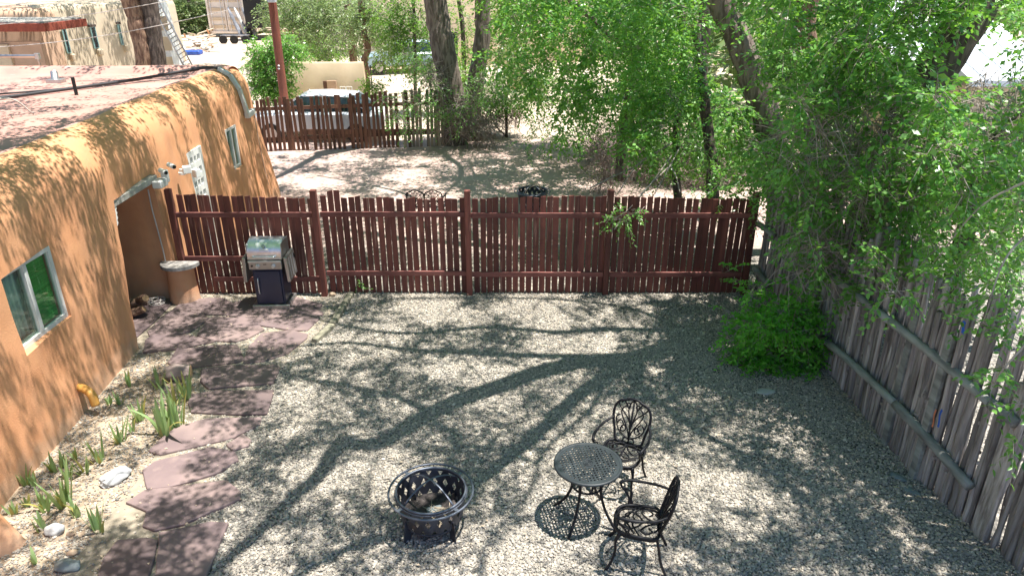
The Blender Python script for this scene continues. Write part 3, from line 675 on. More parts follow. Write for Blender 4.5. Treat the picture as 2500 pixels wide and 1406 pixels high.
# ================================================================== RED PICKET FENCE
F1Y = 11.2
rf = thing('picket_fence', 'maroon picket fence across the yard seen from its rail side', 'fence', (0, F1Y, 0))
FP = [(-5.50, -.02), (-3.17, -.07), (-.72, 0), (1.585, 0), (3.93, 0)]
ph = [1.86, 1.86, 1.83, 1.84, 1.80]
for (x, y), h in zip(FP, ph):
    pw = .095
    MB().box((0, 0, h / 2 - .1), (pw, pw, h + .2), bev=.005).build('post', ST['red'], rf, loc=(x, y - .085, 0))
for i in range(4):
    a, b = FP[i][0] + .05, FP[i + 1][0] - .05
    zs = [1.40 if i else 1.42, .36]
    if i == 0: zs = [1.42, .66, .29]
    if i == 0: segs = [(a, b, 1.42), (a, -3.22, .66), (-5.02, b, .29)]
    else: segs = [(a, b, z + .02 * (i == 1)) for z in zs]
    for (p, q, z) in segs:
        if i == 0 and z == .66: q = -4.0
        MB().box((0, 0, 0), (q - p, .04, .085), bev=.004).build('rail', ST['railred'], rf, loc=((p + q) / 2, -.055 - (.03 if i == 0 else 0), z))
pkm = []
for v in range(4):
    m = MB(); w = .093; h = 1.0; cut = (-.006, .004, .01, 0)[v]
    m.add([(-w / 2, -.009, 0), (w / 2, -.009, 0), (w / 2, .009, 0), (-w / 2, .009, 0), (-w / 2, -.009, h), (w / 2, -.009, h + cut), (w / 2, .009, h + cut), (-w / 2, .009, h)],
          [(3, 2, 1, 0), (4, 5, 6, 7), (0, 1, 5, 4), (1, 2, 6, 5), (2, 3, 7, 6), (3, 0, 4, 7)])
    pkm.append(m.mesh('picket', ST['red']))
x = -5.36; i = 0
while x < 3.98:
    sp_ = .110 if x < 1.6 else .106
    h = 1.70 + .02 * math.sin(x * 1.3) + random.uniform(-.012, .012)
    if x < -3.2: h = 1.76 - .035 * (x + 5.3) + random.uniform(-.01, .01)
    if -2.95 < x < -2.72: h += .10
    lean = random.uniform(-.008, .008) + (.02 * math.sin(x * 2) if x > 2.6 else 0) + (.012 if 2.9 < x < 3.3 else 0)
    near_post = any(abs(x - p[0]) < .045 for p in FP)
    if not near_post:
        inst('picket', pkm[i % 4], rf, (x, -.015 + random.uniform(-.003, .003) - (.03 if x < -3.2 else 0), -.01), (0, lean, 0), (random.uniform(.93, 1.05), 1, h))
    x += sp_ * random.uniform(.94, 1.06); i += 1

# ================================================================== COYOTE FENCE
cf = thing('pole_fence', 'weathered grey pole fence of upright juniper stakes along the right side', 'fence', (4.35, 8, 0))
CB = Vector((4.35, 8, 0))
def cx(y): return interp(COY, y)
lm = []
for v in range(8):
    rr = random.Random(v); m = MB(); n = 10; pts = []; rad = []
    bx, by = rr.uniform(-.02, .02), rr.uniform(-.02, .02)
    for k in range(n + 1):
        t = k / n; pts.append((bx * math.sin(t * 3.1 + v) + .008 * math.sin(t * 17 + v), by * math.sin(t * 2.3 + v * 2), t)); rad.append(lerp(1.06, .9, t) * rr.uniform(.88, 1.14))
    m.tube([(p[0], p[1], p[2]) for p in pts], [r * .036 for r in rad], 11, nz=.26)
    for s in range(rr.randint(2, 6)):   # cut branch stubs
        t = rr.uniform(.15, .95); a = rr.uniform(0, 6.28); m.tube([(0, 0, t), (.058 * math.cos(a), .058 * math.sin(a), t + .012)], [.014, .009], 5)
    lm.append(m.mesh('stake', ST['greyw'], smooth=True))
y = 3.6
while y < 11.42:
    r = random.uniform(.55, 1.12); h = random.uniform(1.82, 2.2) + (.15 if y < 8 else -.05)
    x = cx(y) + .04 + random.uniform(-.02, .02)
    if abs(y - 5.35) < .12: y += .04; 
    inst('stake', random.choice(lm), cf, Vector((x, y, -.03)) - CB, (random.uniform(-.035, .035), random.uniform(-.02, .02), random.uniform(0, 6.28)), (r, r, h))
    if random.random() < .6: inst('stake', random.choice(lm), cf, Vector((x + .07, y + .04, -.03)) - CB, (random.uniform(-.06, .06), random.uniform(-.03, .05), random.uniform(0, 6.28)), (r * .9, r * .9, h * random.uniform(.85, 1.03)))
    y += .066 * r * random.uniform(.9, 1.15)
def crail(pa, pb, th=.047, m=ST['rail']):
    pts = spline([Vector(pa) - CB, (Vector(pa) + Vector(pb)) / 2 - CB + Vector((0, 0, .015)), Vector(pb) - CB], 6)
    MB().tube(pts, [th * random.uniform(.95, 1.05) for _ in pts], 10, nz=.13).build('rail', m, cf, smooth=True)
def onf(px, py, off=.07):
    X = 4.3
    for _ in range(8):
        p = AX(px, py, X); X = cx(p.y) - off
    return p
crail(onf(2008, 825), onf(2185, 985)); crail(onf(2185, 985), onf(2368, 1188), .052)
crail(onf(1842, 655), onf(1875, 700)); crail(onf(1968, 632), onf(2175, 785)); crail(onf(2175, 785), onf(2420, 985), .05); crail(onf(2420, 985), onf(2480, 1035), .055)
crail(onf(1848, 545), onf(1888, 575), .05)
for (px, py) in ((2180, 985), (2255, 1050)):
    q = onf(px, py, .02); MB().box((0, 0, 0), (.05, .09, 1.75), rz=.1, bev=.004).build('post', ST['rail'], cf, loc=Vector((cx(q.y) + .0, q.y, .87)) - CB)
q = onf(2300, 1110); MB().box((0, 0, 0), (.03, .20, 1.72), bev=.004).build('board', ST['greyw'], cf, loc=Vector((cx(5.42) - .01, 5.42, .84)) - CB)
MB().box((0, 0, 0), (.05, .10, 1.6), rz=.1, bev=.004).build('board', ST['bark2'], cf, loc=Vector((cx(5.02) + .02, 5.02, 1.25)) - CB)
def ribbon(pt, m, label, L=.16, w=.02, rz=0):
    mbr = MB(); pts = [Vector((0, math.sin(k * .9) * .012, -k / 6 * L)) for k in range(7)]
    for p in pts: mbr.v += [(p.x - .01, p.y - w / 2, p.z), (p.x - .008, p.y + w / 2, p.z)]
    for k in range(6): mbr.f.append((2 * k, 2 * k + 1, 2 * k + 3, 2 * k + 2)); mbr.m.append(0)
    o = mbr.build('ribbon', m, loc=pt); sd = o.modifiers.new('s', 'SOLIDIFY'); sd.thickness = .0015; return tag(o, label, 'ribbon')
q = onf(2302, 1000, .10); ribbon(q, ST['ribb'], 'blue ribbon hanging from a stake low on the pole fence', .2, .03); q2_ = onf(2288, 1000, .10); ribbon(q2_, ST['ribo'], 'coral ribbon hanging beside the low blue one on the pole fence', .2, .025)
q = onf(2358, 785, .09); ribbon(q, ST['ribb'], 'blue ribbon tied high on the pole fence above the upper rail', .12, .05)

# ================================================================== GRILL
gp = G(662, 757)
gr = thing('gas_grill', 'two burner gas grill with steel lid and dark blue cabinet by the fence', 'grill', (gp.x, gp.y + .24, 0), R(2))
W_, D_ = .50, .40
MB().box((0, 0, .055), (.60, .50, .07), bev=.01).build('base_tray', ST['steel2'], gr)
for sx in (-1, 1):
    for sy in (-1, 1): MB().tube([(sx * .25 - .012, sy * .2, .022), (sx * .25 + .012, sy * .2, .022)], .022, 10).build('wheel', ST['blackp'], gr)
MB().box((0, .01, .40), (.47, .38, .62), bev=.008).build('cabinet', ST['navy'], gr)
dd = MB().box((0, -.196, .385), (.40, .02, .56), bev=.006).build('door', ST['navy'], gr)
MB().tube(spline([(-.15, -.205, .55), (-.15, -.24, .53), (-.15, -.24, .31), (-.15, -.205, .29)], 5), .009, 8).build('handle', ST['steel'], dd, smooth=True)
cp = MB().box((0, -.02, .785), (.52, .44, .15), bev=.008).build('control_panel', ST['steel2'], gr)
MB().box((0, -.244, .845), (.52, .012, .03), bev=.003).build('trim', ST['steel'], cp)
for sx in (-.12, .13):
    k = MB().tube([(sx, -.238, .775), (sx, -.262, .773), (sx, -.275, .773)], [.034, .032, .027], 18).build('knob', ST['steel'], cp, smooth=False)
    MB().box((sx, -.279, .773), (.012, .01, .05)).build('grip', ST['steel'], k)
MB().tube([(-.205, -.238, .775), (-.205, -.25, .775)], .016, 12).build('igniter', ST['blackp'], cp)
MB().box((.0, -.242, .80), (.05, .004, .010)).build('gauge_slot', ST['blackp'], cp)
ck = MB(); prof = []
for a in range(0, 181, 10):
    prof.append((-.21 * math.cos(R(a)) - 0, .05 + .27 * math.sin(R(a)) ** .8 if a not in (0, 180) else 0.0))
prof = [(-.215, 0), (-.215, .08)] + [(-.215 + .43 * (1 - math.cos(R(a))) / 2, .08 + .22 * math.sin(R(a / 1.0) * .5 if a <= 180 else 1)) for a in ()] + []
pts2 = [(-.215, 0), (-.215, .07), (-.20, .13), (-.175, .18), (-.13, .23), (-.07, .265), (0, .285), (.08, .285), (.13, .27), (.17, .23), (.195, .17), (.205, .08), (.205, 0)]
n = len(pts2); wl_ = .265
ck.v = [(-wl_, y, .872 + z) for y, z in pts2] + [(wl_, y, .872 + z) for y, z in pts2]
ck.f = [(i, n + i, n + i + 1, i + 1) for i in range(n - 1)] + [tuple(range(n)), tuple(range(2 * n - 1, n - 1, -1)), (0, n - 1, 2 * n - 1, n)]; ck.m = [0] * len(ck.f)
lid = ck.build('lid', ST['steel'], gr, sharp=50)
MB().tube(spline([(-.17, -.215, .925), (-.17, -.26, .935), (-.13, -.275, .935), (.13, -.275, .935), (.17, -.26, .935), (.17, -.215, .925)], 5), .013, 9).build('handle', ST['steel'], lid, smooth=True)
gdir = Vector((0, -.6, .45)).normalized()
MB().tube([(0, -.160, 1.065), Vector((0, -.160, 1.065)) + gdir * .05], .028, 16).build('thermometer', ST['steel2'], lid)
MB().bar((-.07, -.195, 1.03), (.07, -.195, 1.03), .02, .03, up=gdir, bev=.004).build('nameplate', ST['white'], lid)
for sx in (-1, 1):
    MB().box((sx * .272, .01, 1.0), (.012, .40, .24), bev=.004).build('end_cap', ST['steel2'], lid)
    M_ = Matrix.Rotation(sx * R(-3), 4, 'Y')
    sh = MB().box((sx * .335, -.02, .70), (.055, .44, .42), M=M_, bev=.008).build('side_shelf', ST['steel2'], gr)
    for j in (-1, 0, 1): MB().box((sx * (.335 + .031), -.02 + j * .12, .70), (.006, .03, .34), M=M_).build('rib', ST['steel'], sh)
MB().tube(spline([(.29, .05, .80), (.33, .12, .86), (.37, .15, .80), (.33, .2, .72), (.28, .2, .6)], 6), .014, 7).build('gas_hose', ST['blackp'], gr, smooth=True)
MB().lathe([(0, 0), (.03, 0), (.035, .03), (.02, .05), (0, .06)], 10, (.33, .13, .83)).build('regulator', ST['steel2'], gr)

# ================================================================== FIRE PIT
def diamond_band(mb, r0, r1, z0, z1, N, a=.30, b=.30):
    def pt(u, v): 
        an = 2 * math.pi * u / N; r = lerp(r0, r1, v); return (r * math.cos(an), r * math.sin(an), lerp(z0, z1, v))
    for i in range(N):
        u = i; lo, hi = .08, .92
        Dt, Db, Dl, Dr = (u + .5, .5 + b), (u + .5, .5 - b), (u + .5 - a, .5), (u + .5 + a, .5)
        TL, TR, BL, BR = (u + a, hi), (u + 1 - a, hi), (u + a, lo), (u + 1 - a, lo)
        L1, L2, R1, R2 = (u, hi - b), (u, lo + b), (u + 1, hi - b), (u + 1, lo + b)
        P4 = [[TL, Dt, Dl, L1], [Dt, TR, R1, Dr], [Dl, Db, BL, L2], [Db, Dr, R2, BR], [TL, TR, Dt], [Db, BR, BL], [Dl, L2, L1], [Dr, R1, R2],
              [(u, hi), TL, (u + .001, 1), ], [(u, 1), (u, hi), TL, TR, (u + 1, hi), (u + 1, 1)], [(u, lo), (u, 0), (u + 1, 0), (u + 1, lo), BR, BL]]
        P4.pop(8)
        for poly in P4: mb.add([pt(*q) for q in poly], [tuple(range(len(poly)))])
def ringpts(r, z, n=48): return [(r * math.cos(2 * math.pi * i / n), r * math.sin(2 * math.pi * i / n), z) for i in range(n)]
def fire_pit(loc, rz, label, detail=True):
    t = thing('fire_pit', label, 'fire pit', loc, rz, 'round steel fire pits')
    m = MB(); diamond_band(m, .298, .335, .135, .44, 18, .25, .17)
    o = m.build('band', ST['pit'], t); s = o.modifiers.new('s', 'SOLIDIFY'); s.thickness = .004
    m = MB().lathe([(.0, .055), (.13, .06), (.23, .085), (.285, .12), (.300, .14), (.302, .15), (.28, .135), (.22, .10), (.13, .08), (0, .075)], 36).build('bowl', ST['pit'], t, smooth=True)
    MB().lathe([(0, .155), (.12, .158), (.2, .162), (.292, .165)], 30).build('ash_bed', ST['ash'], t, smooth=True)['kind'] = 'stuff'
    MB().tube(ringpts(.338, .445), .011, 8, closed=True).build('rim', ST['ring'], t, smooth=True)
    MB().tube(ringpts(.350, .425), .006, 6, closed=True).build('rim_wire', ST['ring'], t, smooth=True)
    og = MB().tube(ringpts(.41, .435), .011, 8, closed=True).build('outer_ring', ST['ring'], t, smooth=True)
    for i in range(4):
        a = R(45 + 90 * i); MB().bar((.335 * math.cos(a), .335 * math.sin(a), .43), (.41 * math.cos(a), .41 * math.sin(a), .43), .035, .005).build('bracket', ST['ring'], og)
        p1 = Vector((.29 * math.cos(a), .29 * math.sin(a), .24)); p2 = Vector((.315 * math.cos(a), .315 * math.sin(a), -.01))
        MB().bar(p1, p2, .008, .085, up=(math.cos(a), math.sin(a), 0)).bar(p2 + Vector((0, 0, .012)), p2 + Vector((.05 * math.cos(a), .05 * math.sin(a), .012)), .05, .006).build('leg', ST['pit'], t)
    for k, az in enumerate((42, 138)):
        a = R(az); pts = []
        for i in range(17):
            u = -1 + i / 8; pts.append((.32 * u * math.cos(a), .32 * u * math.sin(a), .43 + .14 * (1 - u * u)))
        MB().tube(pts, .011, 6, flat=.45).build('grate_bar', ST['ring'], t, smooth=True)
    return t
pc = G(1052, 1196, .44)
fp1 = fire_pit((pc.x, pc.y, 0), R(0), 'round black fire pit with diamond cut sides on the front gravel')
for i in range(26):
    a = random.uniform(0, 6.28); L = random.uniform(.08, .26); c = Vector((pc.x + random.uniform(-.02, .17), pc.y + random.uniform(-.17, .04), .205 + random.uniform(0, .03)))
    d = Vector((math.cos(a), math.sin(a), random.uniform(-.1, .25))) * L / 2
    o = MB().tube([-d, d * .2 + Vector((.006, .004, .004)), d], [.007, .006, .003] if i < 6 else [.003, .003, .002], 5).build('stick', ST['stick'], loc=c)
    tag(o, 'dry sticks and straw lying in the front fire pit', 'stick', 'dry sticks in the front fire pit')
tag(MB().box((0, 0, 0), (.15, .13, .03), rz=.3, bev=.01).build('stone', ST['rockb'], loc=(pc.x + .03, pc.y - .02, .20)), 'flat grey stone slab lying in the ash of the front fire pit', 'stone')
q = G(1300, 468, .42)
fp2 = copy_tree(fp1, None, 'rusty fire pit in the rear yard half hidden behind the maroon fence'); fp2.location = (q.x, q.y, 0)
for (w, r) in ((-1, .006), (1, .008)):
    o = MB().tube(spline([(-.2, 0, .3), (-.1, .05 * w, .5), (.1, .1 * w, .6), (.22, .05, .45)], 5), r, 5).build('stick', ST['stick'], loc=(q.x, q.y, 0))
    tag(o, 'curved dry branch sticking out of the rear fire pit', 'stick', 'dry branches in the rear fire pit')

# ================================================================== TABLE
tc_ = G(1436, 1130, .69)
tb = thing('bistro_table', 'round dark cast metal table with pierced lattice top', 'table', (tc_.x, tc_.y, 0), R(12))
r_ = .325; m = MB(); s = .034
def clampr(x, y, r=r_ - .018):
    d = math.hypot(x, y); return (x, y, 0) if d <= r else (x * r / d, y * r / d, 0)
ng_ = 11
for i in range(-ng_, ng_):
    for j in range(-ng_, ng_):
        x0, y0 = i * s, j * s; x1_, y1_ = x0 + s, y0 + s; cx_, cy_ = x0 + s / 2, y0 + s / 2; d = math.hypot(cx_, cy_)
        c4 = [(x0, y0), (x1_, y0), (x1_, y1_), (x0, y1_)]
        if all(math.hypot(*c) > r_ - .018 for c in c4): continue
        if d < r_ - .045 and d > .055:
            h = s * .27; v = [(x0, y0, 0), (x1_, y0, 0), (x1_, y1_, 0), (x0, y1_, 0), (cx_ - h, cy_ - h, 0), (cx_ + h, cy_ - h, 0), (cx_ + h, cy_ + h, 0), (cx_ - h, cy_ + h, 0)]
            m.add(v, [(0, 1, 5, 4), (1, 2, 6, 5), (2, 3, 7, 6), (3, 0, 4, 7)])
        else: m.add([clampr(*c) for c in c4], [(0, 1, 2, 3)])
m.v = [(v[0], v[1], .69) for v in m.v]
o = m.build('tabletop', ST['tbl'], tb); sd = o.modifiers.new('s', 'SOLIDIFY'); sd.thickness = .008
MB().lathe([(r_ - .02, .692), (r_ - .008, .697), (r_ + .008, .692), (r_ + .010, .675), (r_, .668), (r_ - .012, .68), (r_ - .02, .684)], 56).build('rim', ST['tbl'], tb, smooth=True)
cm = MB()
for rr_ in (.012, .028, .045): cm.tube([(x, y, .694) for x, y, _ in ringpts(rr_, 0, 24)], .0035, 5, closed=True)
cm.build('centre_rosette', ST['tbl'], tb, smooth=True)
for i in range(4):
    a = R(45 + 90 * i); c_, s_ = math.cos(a), math.sin(a)
    pts = spline([(q * c_, q * s_, z) for q, z in ((.20, .68), (.165, .60), (.15, .48), (.16, .36), (.215, .2), (.30, .07), (.355, .012))], 5)
    MB().tube(pts, [.017] * 12 + [.014] * (len(pts) - 12), 8).build('leg', ST['black'], tb, smooth=True)
MB().tube(ringpts(.15, .44, 36), .011, 7, closed=True).build('ring', ST['black'], tb, smooth=True)

# ================================================================== CHAIRS
def scroll(mb, c, r, turns, a0, sgn, r_t, plane, k=20):
    pts = []
    for i in range(k + 1):
        t = i / k; q = r * (1 - .82 * t); a = a0 + sgn * turns * 2 * math.pi * t
        pts.append(plane(c[0] + q * math.cos(a), c[1] + q * math.sin(a)))
    mb.tube(pts, r_t, 5)
def back_ornament(plane, w, h, rt=.0082):
    m = MB()
    for s_ in (-1, 1):
        for pts in ([(0, .02), (.03, .12), (.09, .22), (.12, .30), (.075, .36), (.04, .33)],
                    [(0, .10), (.02, .22), (.045, .32), (.03, .40), (.0, .43)],
                    [(0, .02), (.07, .05), (.12, .09), (.15, .15), (.115, .20), (.08, .16), (.10, .13)],
                    [(0, .16), (.05, .25), (.13, .33), (.165, .38)],
                    [(0, .03), (.05, .02), (.06, -.02), (.02, -.05)],
                    [(.15, .15), (.165, .22), (.13, .26)], [(.06, .36), (.10, .41), (.13, .39)]):
            m.tube([plane(s_ * x * w, y * h) for x, y, _ in spline([(a, b, 0) for a, b in pts], 5)], rt, 5)
        scroll(m, (s_ * .085 * w, .115 * h), .045, 1.1, R(90), s_, rt, plane, 14)
        scroll(m, (s_ * .055 * w, .375 * h), .03, 1.0, R(-90), -s_, rt * .9, plane, 12)
    m.tube([plane(0, y * h) for y in (-.06, .1, .25, .43)], rt * 1.3, 5)
    return m
def seat_ornament(z=.435):
    m = MB()
    for s_ in (-1, 1):
        for pts in ([(0, .17), (.05, .08), (.12, .03), (.16, .08), (.12, .13), (.08, .10)], [(0, -.17), (.05, -.10), (.12, -.06), (.17, -.03)],
                    [(0, .05), (.07, 0), (.11, -.07), (.06, -.12), (.03, -.08)], [(0, .17), (.07, .18), (.12, .15)], [(0, -.02), (.06, -.05), (.16, 0), (.19, .02)]):
            m.tube([(s_ * x, y, z) for x, y, _ in spline([(a, b, 0) for a, b in pts], 5)], .009, 5)
    m.tube([(0, -.19, z), (0, .19, z)], .009, 5); return m
def chair(loc, rz, label):
    t = thing('garden_chair', label, 'chair', loc, rz, 'black cast metal armchairs at the round table')
    sr = [(.20, .17), (.21, .05), (.20, -.08), (.16, -.17), (.08, -.205), (0, -.21), (-.08, -.205), (-.16, -.17), (-.20, -.08), (-.21, .05), (-.20, .17), (-.1, .20), (0, .205), (.1, .20)]
    st = MB().tube(spline([(x, y, .435) for x, y in sr], 4, True), .015, 8, closed=True).build('seat', ST['black'], t, smooth=True)
    seat_ornament().build('scrollwork', ST['black'], st, smooth=True)
    MB().tube(spline([(x * .96, y * .96, .405) for x, y in sr], 4, True), .012, 6, closed=True, ).build('apron', ST['black'], st, smooth=True)
    pl_ = lambda x, z: Vector((x, .20 + z * .27 - .06 * (1 - (x / .2) ** 2) * 0, .47 + z))
    fr = [(-.10, -.03), (-.15, .0), (-.17, .10), (-.20, .22), (-.195, .33), (-.15, .40), (-.08, .425), (-.04, .445), (.04, .445), (.08, .425), (.15, .40), (.195, .33), (.20, .22), (.17, .10), (.15, .0), (.10, -.03)]
    bk = MB().tube([pl_(p.x, p.y) for p in spline([(a, b, 0) for a, b in fr], 4)], .014, 7).build('backrest', ST['black'], t, smooth=True)
    back_ornament(pl_, 1.0, 1.0).build('scrollwork', ST['black'], bk, smooth=True)
    for s_ in (-1, 1):
        MB().tube(spline([pl_(s_ * .19, .22), (s_ * .25, .14, .67), (s_ * .275, -.02, .665), (s_ * .265, -.14, .665), (s_ * .25, -.185, .645), (s_ * .245, -.175, .60), (s_ * .235, -.13, .55), (s_ * .225, -.10, .49), (s_ * .205, -.10, .435)], 5), [.013] * 10 + [.016] * 12 + [.011] * 19, 7).build('armrest', ST['black'], t, smooth=True)
        MB().tube(spline([(s_ * .245, -.17, .60), (s_ * .25, -.08, .55), (s_ * .225, -.08, .49), (s_ * .205, -.06, .435)], 4), .009, 6).build('arm_brace', ST['black'], t, smooth=True)
        MB().tube(spline([(s_ * .17, -.15, .42), (s_ * .195, -.185, .34), (s_ * .19, -.185, .22), (s_ * .205, -.215, .09), (s_ * .225, -.255, .01)], 5), [.024, .022, .02, .018, .016, .015] + [.012] * 9 + [.012, .012, .013, .014, .016, .017], 8).build('leg', ST['black'], t, smooth=True)
        MB().tube(spline([(s_ * .15, .17, .42), (s_ * .17, .20, .30), (s_ * .18, .23, .15), (s_ * .20, .29, .01)], 5), .013, 8).build('leg', ST['black'], t, smooth=True)
    return t
ca = G(1517, 1108, .43); cbp = G(1558, 1272, .43)
ch1 = chair((ca.x, ca.y, 0), R(-28), 'black armchair with scrolled back behind the round table')
ch2 = chair((cbp.x, cbp.y, 0), R(-102), 'black armchair in front of the table seen from its side')

# rear bench
q = G(1038, 452, .85)
bn = thing('garden_bench', 'black cast metal double back bench beyond the maroon fence', 'bench', (q.x, q.y, 0), R(180))
for s0 in (-.19, .19):
    pb = lambda x, z, s0=s0: Vector((x + s0, .20 + z * .25, .42 + z))
    fr = [(-.17, -.02), (-.18, .10), (-.185, .25), (-.16, .34), (-.09, .37), (-.04, .40), (.04, .40), (.09, .37), (.16, .34), (.185, .25), (.18, .10), (.17, -.02)]
    bk = MB().tube([pb(p.x, p.y) for p in spline([(a, b, 0) for a, b in fr], 4)], .014, 6).build('backrest', ST['black'], bn, smooth=True)
    back_ornament(pb, .9, .88, .007).build('scrollwork', ST['black'], bk, smooth=True)
MB().tube(spline([(-.38, .17, .42), (-.40, 0, .42), (-.36, -.2, .42), (0, -.23, .42), (.36, -.2, .42), (.40, 0, .42), (.38, .17, .42), (0, .2, .42)], 5, True), .015, 7, closed=True).build('seat', ST['black'], bn)
for s_ in (-1, 1):
    for yy, y2 in ((-.18, -.24), (.18, .26)): MB().tube(spline([(s_ * .35, yy, .42), (s_ * .37, yy, .2), (s_ * .40, y2, .0)], 4), .015, 6).build('leg', ST['black'], bn)
    MB().tube(spline([(s_ * .37, .24, .62), (s_ * .43, 0, .64), (s_ * .42, -.17, .62), (s_ * .39, -.12, .43)], 5), .012, 6).build('armrest', ST['black'], bn)

# ================================================================== ROCKS, TIMBER
def rock(c, dims, rz, m, label, seed=0, name='rock', sharp=False):
    bm = bmesh.new(); bmesh.ops.create_icosphere(bm, subdivisions=3, radius=1)
    for v in bm.verts:
        p = v.co; k = 1 + .28 * noise.noise(p * 1.3 + Vector((seed * 7, 0, 0))) + .08 * noise.noise(p * 4 + Vector((seed, 5, 0)))
        if sharp: k *= 1 - .18 * abs(noise.noise(p * 2.1 + Vector((3, seed, 0)))); 
        p *= k
        if sharp: p.x = round(p.x * 3.3) / 3.3 * .55 + p.x * .45; p.z = min(p.z, .72 + .3 * p.x)
        p.x *= dims[0] / 2; p.y *= dims[1] / 2; p.z *= dims[2] / 2
    me = bpy.data.meshes.new(name); bm.to_mesh(me); bm.free(); me.materials.append(m)
    me.polygons.foreach_set('use_smooth', [True] * len(me.polygons))
    if sharp: me.set_sharp_from_angle(angle=R(28))
    o = link(bpy.data.objects.new(name, me)); o.location = (c[0], c[1], dims[2] * .33 + c[2] if len(c) > 2 else dims[2] * .33); o.rotation_euler = (0, 0, rz)
    return tag(o, label, 'rock' if name == 'rock' else name)
def gp_(x, y): return tuple(G(x, y))[:2]
rock(gp_(286, 1172), (.20, .36, .17), R(-35), ST['rockw'], 'jagged pale grey rock between the irises and the flagstones', 1, sharp=True)
rock(gp_(136, 1300), (.19, .14, .12), .2, ST['rockw'], 'smooth white oval stone at the foot of the irises', 2)
rock(gp_(166, 1388), (.25, .15, .10), .05, ST['rockb'], 'flat blue grey stone near the bottom left corner', 3)
rock(gp_(174, 1306), (.08, .06, .05), .1, ST['rockt'], 'small orange tan stone right of the white oval stone', 4)
rock(gp_(178, 1352), (.11, .07, .05), .3, ST['rockt'], 'small tan stone above the flat blue grey stone', 5)
rock(gp_(817, 708), (.20, .14, .26), 0, ST['rockb'], 'upright mottled blue grey stone against the fence', 6)
rock(gp_(1868, 957), (.24, .16, .04), .2, ST['rockw'], 'flat pale stone in front of the green bush', 7)
rock(gp_(2192, 1165), (.20, .10, .03), -.9, ST['rockb'], 'thin flat stone on the gravel near the pole fence', 8)
rock(gp_(2225, 1200), (.20, .09, .03), -.9, ST['rockb'], 'second thin flat stone near the pole fence closer to the camera', 9)
rock(gp_(812, 722), (.12, .1, .08), 0, ST['rockt'], 'small tan stone at the end of the edging timber', 11)
lg = thing('log', 'short split pinkish log piece behind the large iris clump', 'log', gp_(440, 925) + (.10,), R(15))
MB().tube([(-.15, 0, 0), (-.05, .01, .01), (.08, 0, 0), (.15, .0, 0)], [.09, .11, .105, .085], 11, nz=.2).build('bark', ST['rockp'], lg, smooth=False)
MB().tube([(.15, 0, 0), (.158, 0, 0)], .08, 11).build('cut_end', ST['logend'], lg)
for (a, b, lb) in (((858, 722), (812, 797), 'mossy edging timber nearest the maroon fence'), ((812, 800), (768, 838), 'short mossy edging timber nearer the camera')):
    A, B = G(*a), G(*b); c = (A + B) / 2; d = B - A
    o = MB().box((0, 0, .035), (d.length, .10, .09), bev=.012).build('edging_timber', ST['timber'], loc=c); o.rotation_euler.z = math.atan2(d.y, d.x); tag(o, lb, 'timber', 'edging timbers')

# fallen leaves and straw scattered over gravel and path
fl_ = MB(); rl = random.Random(77)
for q_ in range(2600):
    x = rl.uniform(-5.2, 4.3); y = rl.uniform(4.2, 12.6)
    if q_ > 1600: x = cx(y) - abs(rl.gauss(0, .16))
    if q_ > 2400: a = rl.uniform(0, 6.28); k = rl.uniform(.2, .75); x = 3.85 + k * math.cos(a); y = 8.85 + k * math.sin(a)
    if x < wall_x(y) + .1 or noise.noise(Vector((x * .7, y * .7, 2))) + (.5 if (y > 10.4 or x < -2.8 or x > 3.2) else 0) < .15: continue
    a = rl.uniform(0, 6.28); L = rl.uniform(.018, .045); z = .030 + rl.uniform(0, .01); c, s = math.cos(a), math.sin(a); w = L * rl.uniform(.2, .45); k = rl.uniform(.0, .012)
    fl_.add([(x, y, z), (x + c * L * .5 - s * w, y + s * L * .5 + c * w, z + k), (x + c * L, y + s * L, z), (x + c * L * .5 + s * w, y + s * L * .5 - c * w, z + k)], [(0, 1, 2, 3)])
tag(fl_.build('fallen_leaves', ST['debris1']), 'dry fallen leaves scattered over gravel and flagstones', 'leaves', kind='stuff')

sw = MB()
for _ in range(7000):
    x = rl.uniform(-5.6, 4.5); y = rl.uniform(12.4, 22.0)
    if noise.noise(Vector((x * .8, y * 1.1, 12))) < -.12: continue
    a = rl.gauss(.3, .8); L = rl.uniform(.06, .24); z = .06 + rl.uniform(0, .03); d = Vector((math.cos(a) * L, math.sin(a) * L, rl.uniform(-.01, .03))); s = Vector((-d.y, d.x, 0)).normalized() * rl.uniform(.004, .009); p = Vector((x, y, z))
    sw.add([p - s, p + s, p + d], [(0, 1, 2)])
tag(sw.build('straw', ST['stick']), 'dry straw and twigs strewn over the rear yard', 'straw', kind='stuff')

# ================================================================== IRISES
blm = []
for v in range(5):
    m = MB(); n = 7; rr = random.Random(v + 40); bend = (.05, .12, .25, .5, .9)[v]; pts = []
    for k in range(n + 1):
        t = k / n; w = .045 * (1 - t ** 2.2) * (.75 + .5 * t) + .001; x = bend * t * t * .5; z = t * (1 - bend * .28 * t)
        tw = .3 * t * (1 if v % 2 else -1)
        for s_, dx in ((-1, 0), (0, -.010), (1, 0)): m.v.append((x + dx + math.sin(tw) * w * s_ * .6, math.cos(tw) * w * s_, z))
    for k in range(n):
        for j in (0, 1): a = k * 3 + j; m.f.append((a, a + 1, a + 4, a + 3)); m.m.append(0)
    me_ = m.mesh('leaf', ST['iris'], smooth=True); at = me_.attributes.new('tone', 'FLOAT', 'FACE'); at.data.foreach_set('value', [rr.random()] * len(me_.polygons)); blm.append(me_)
bly = []
for me_ in blm[2:]:
    c = me_.copy(); c.materials[0] = ST['irisy']; bly.append(c)
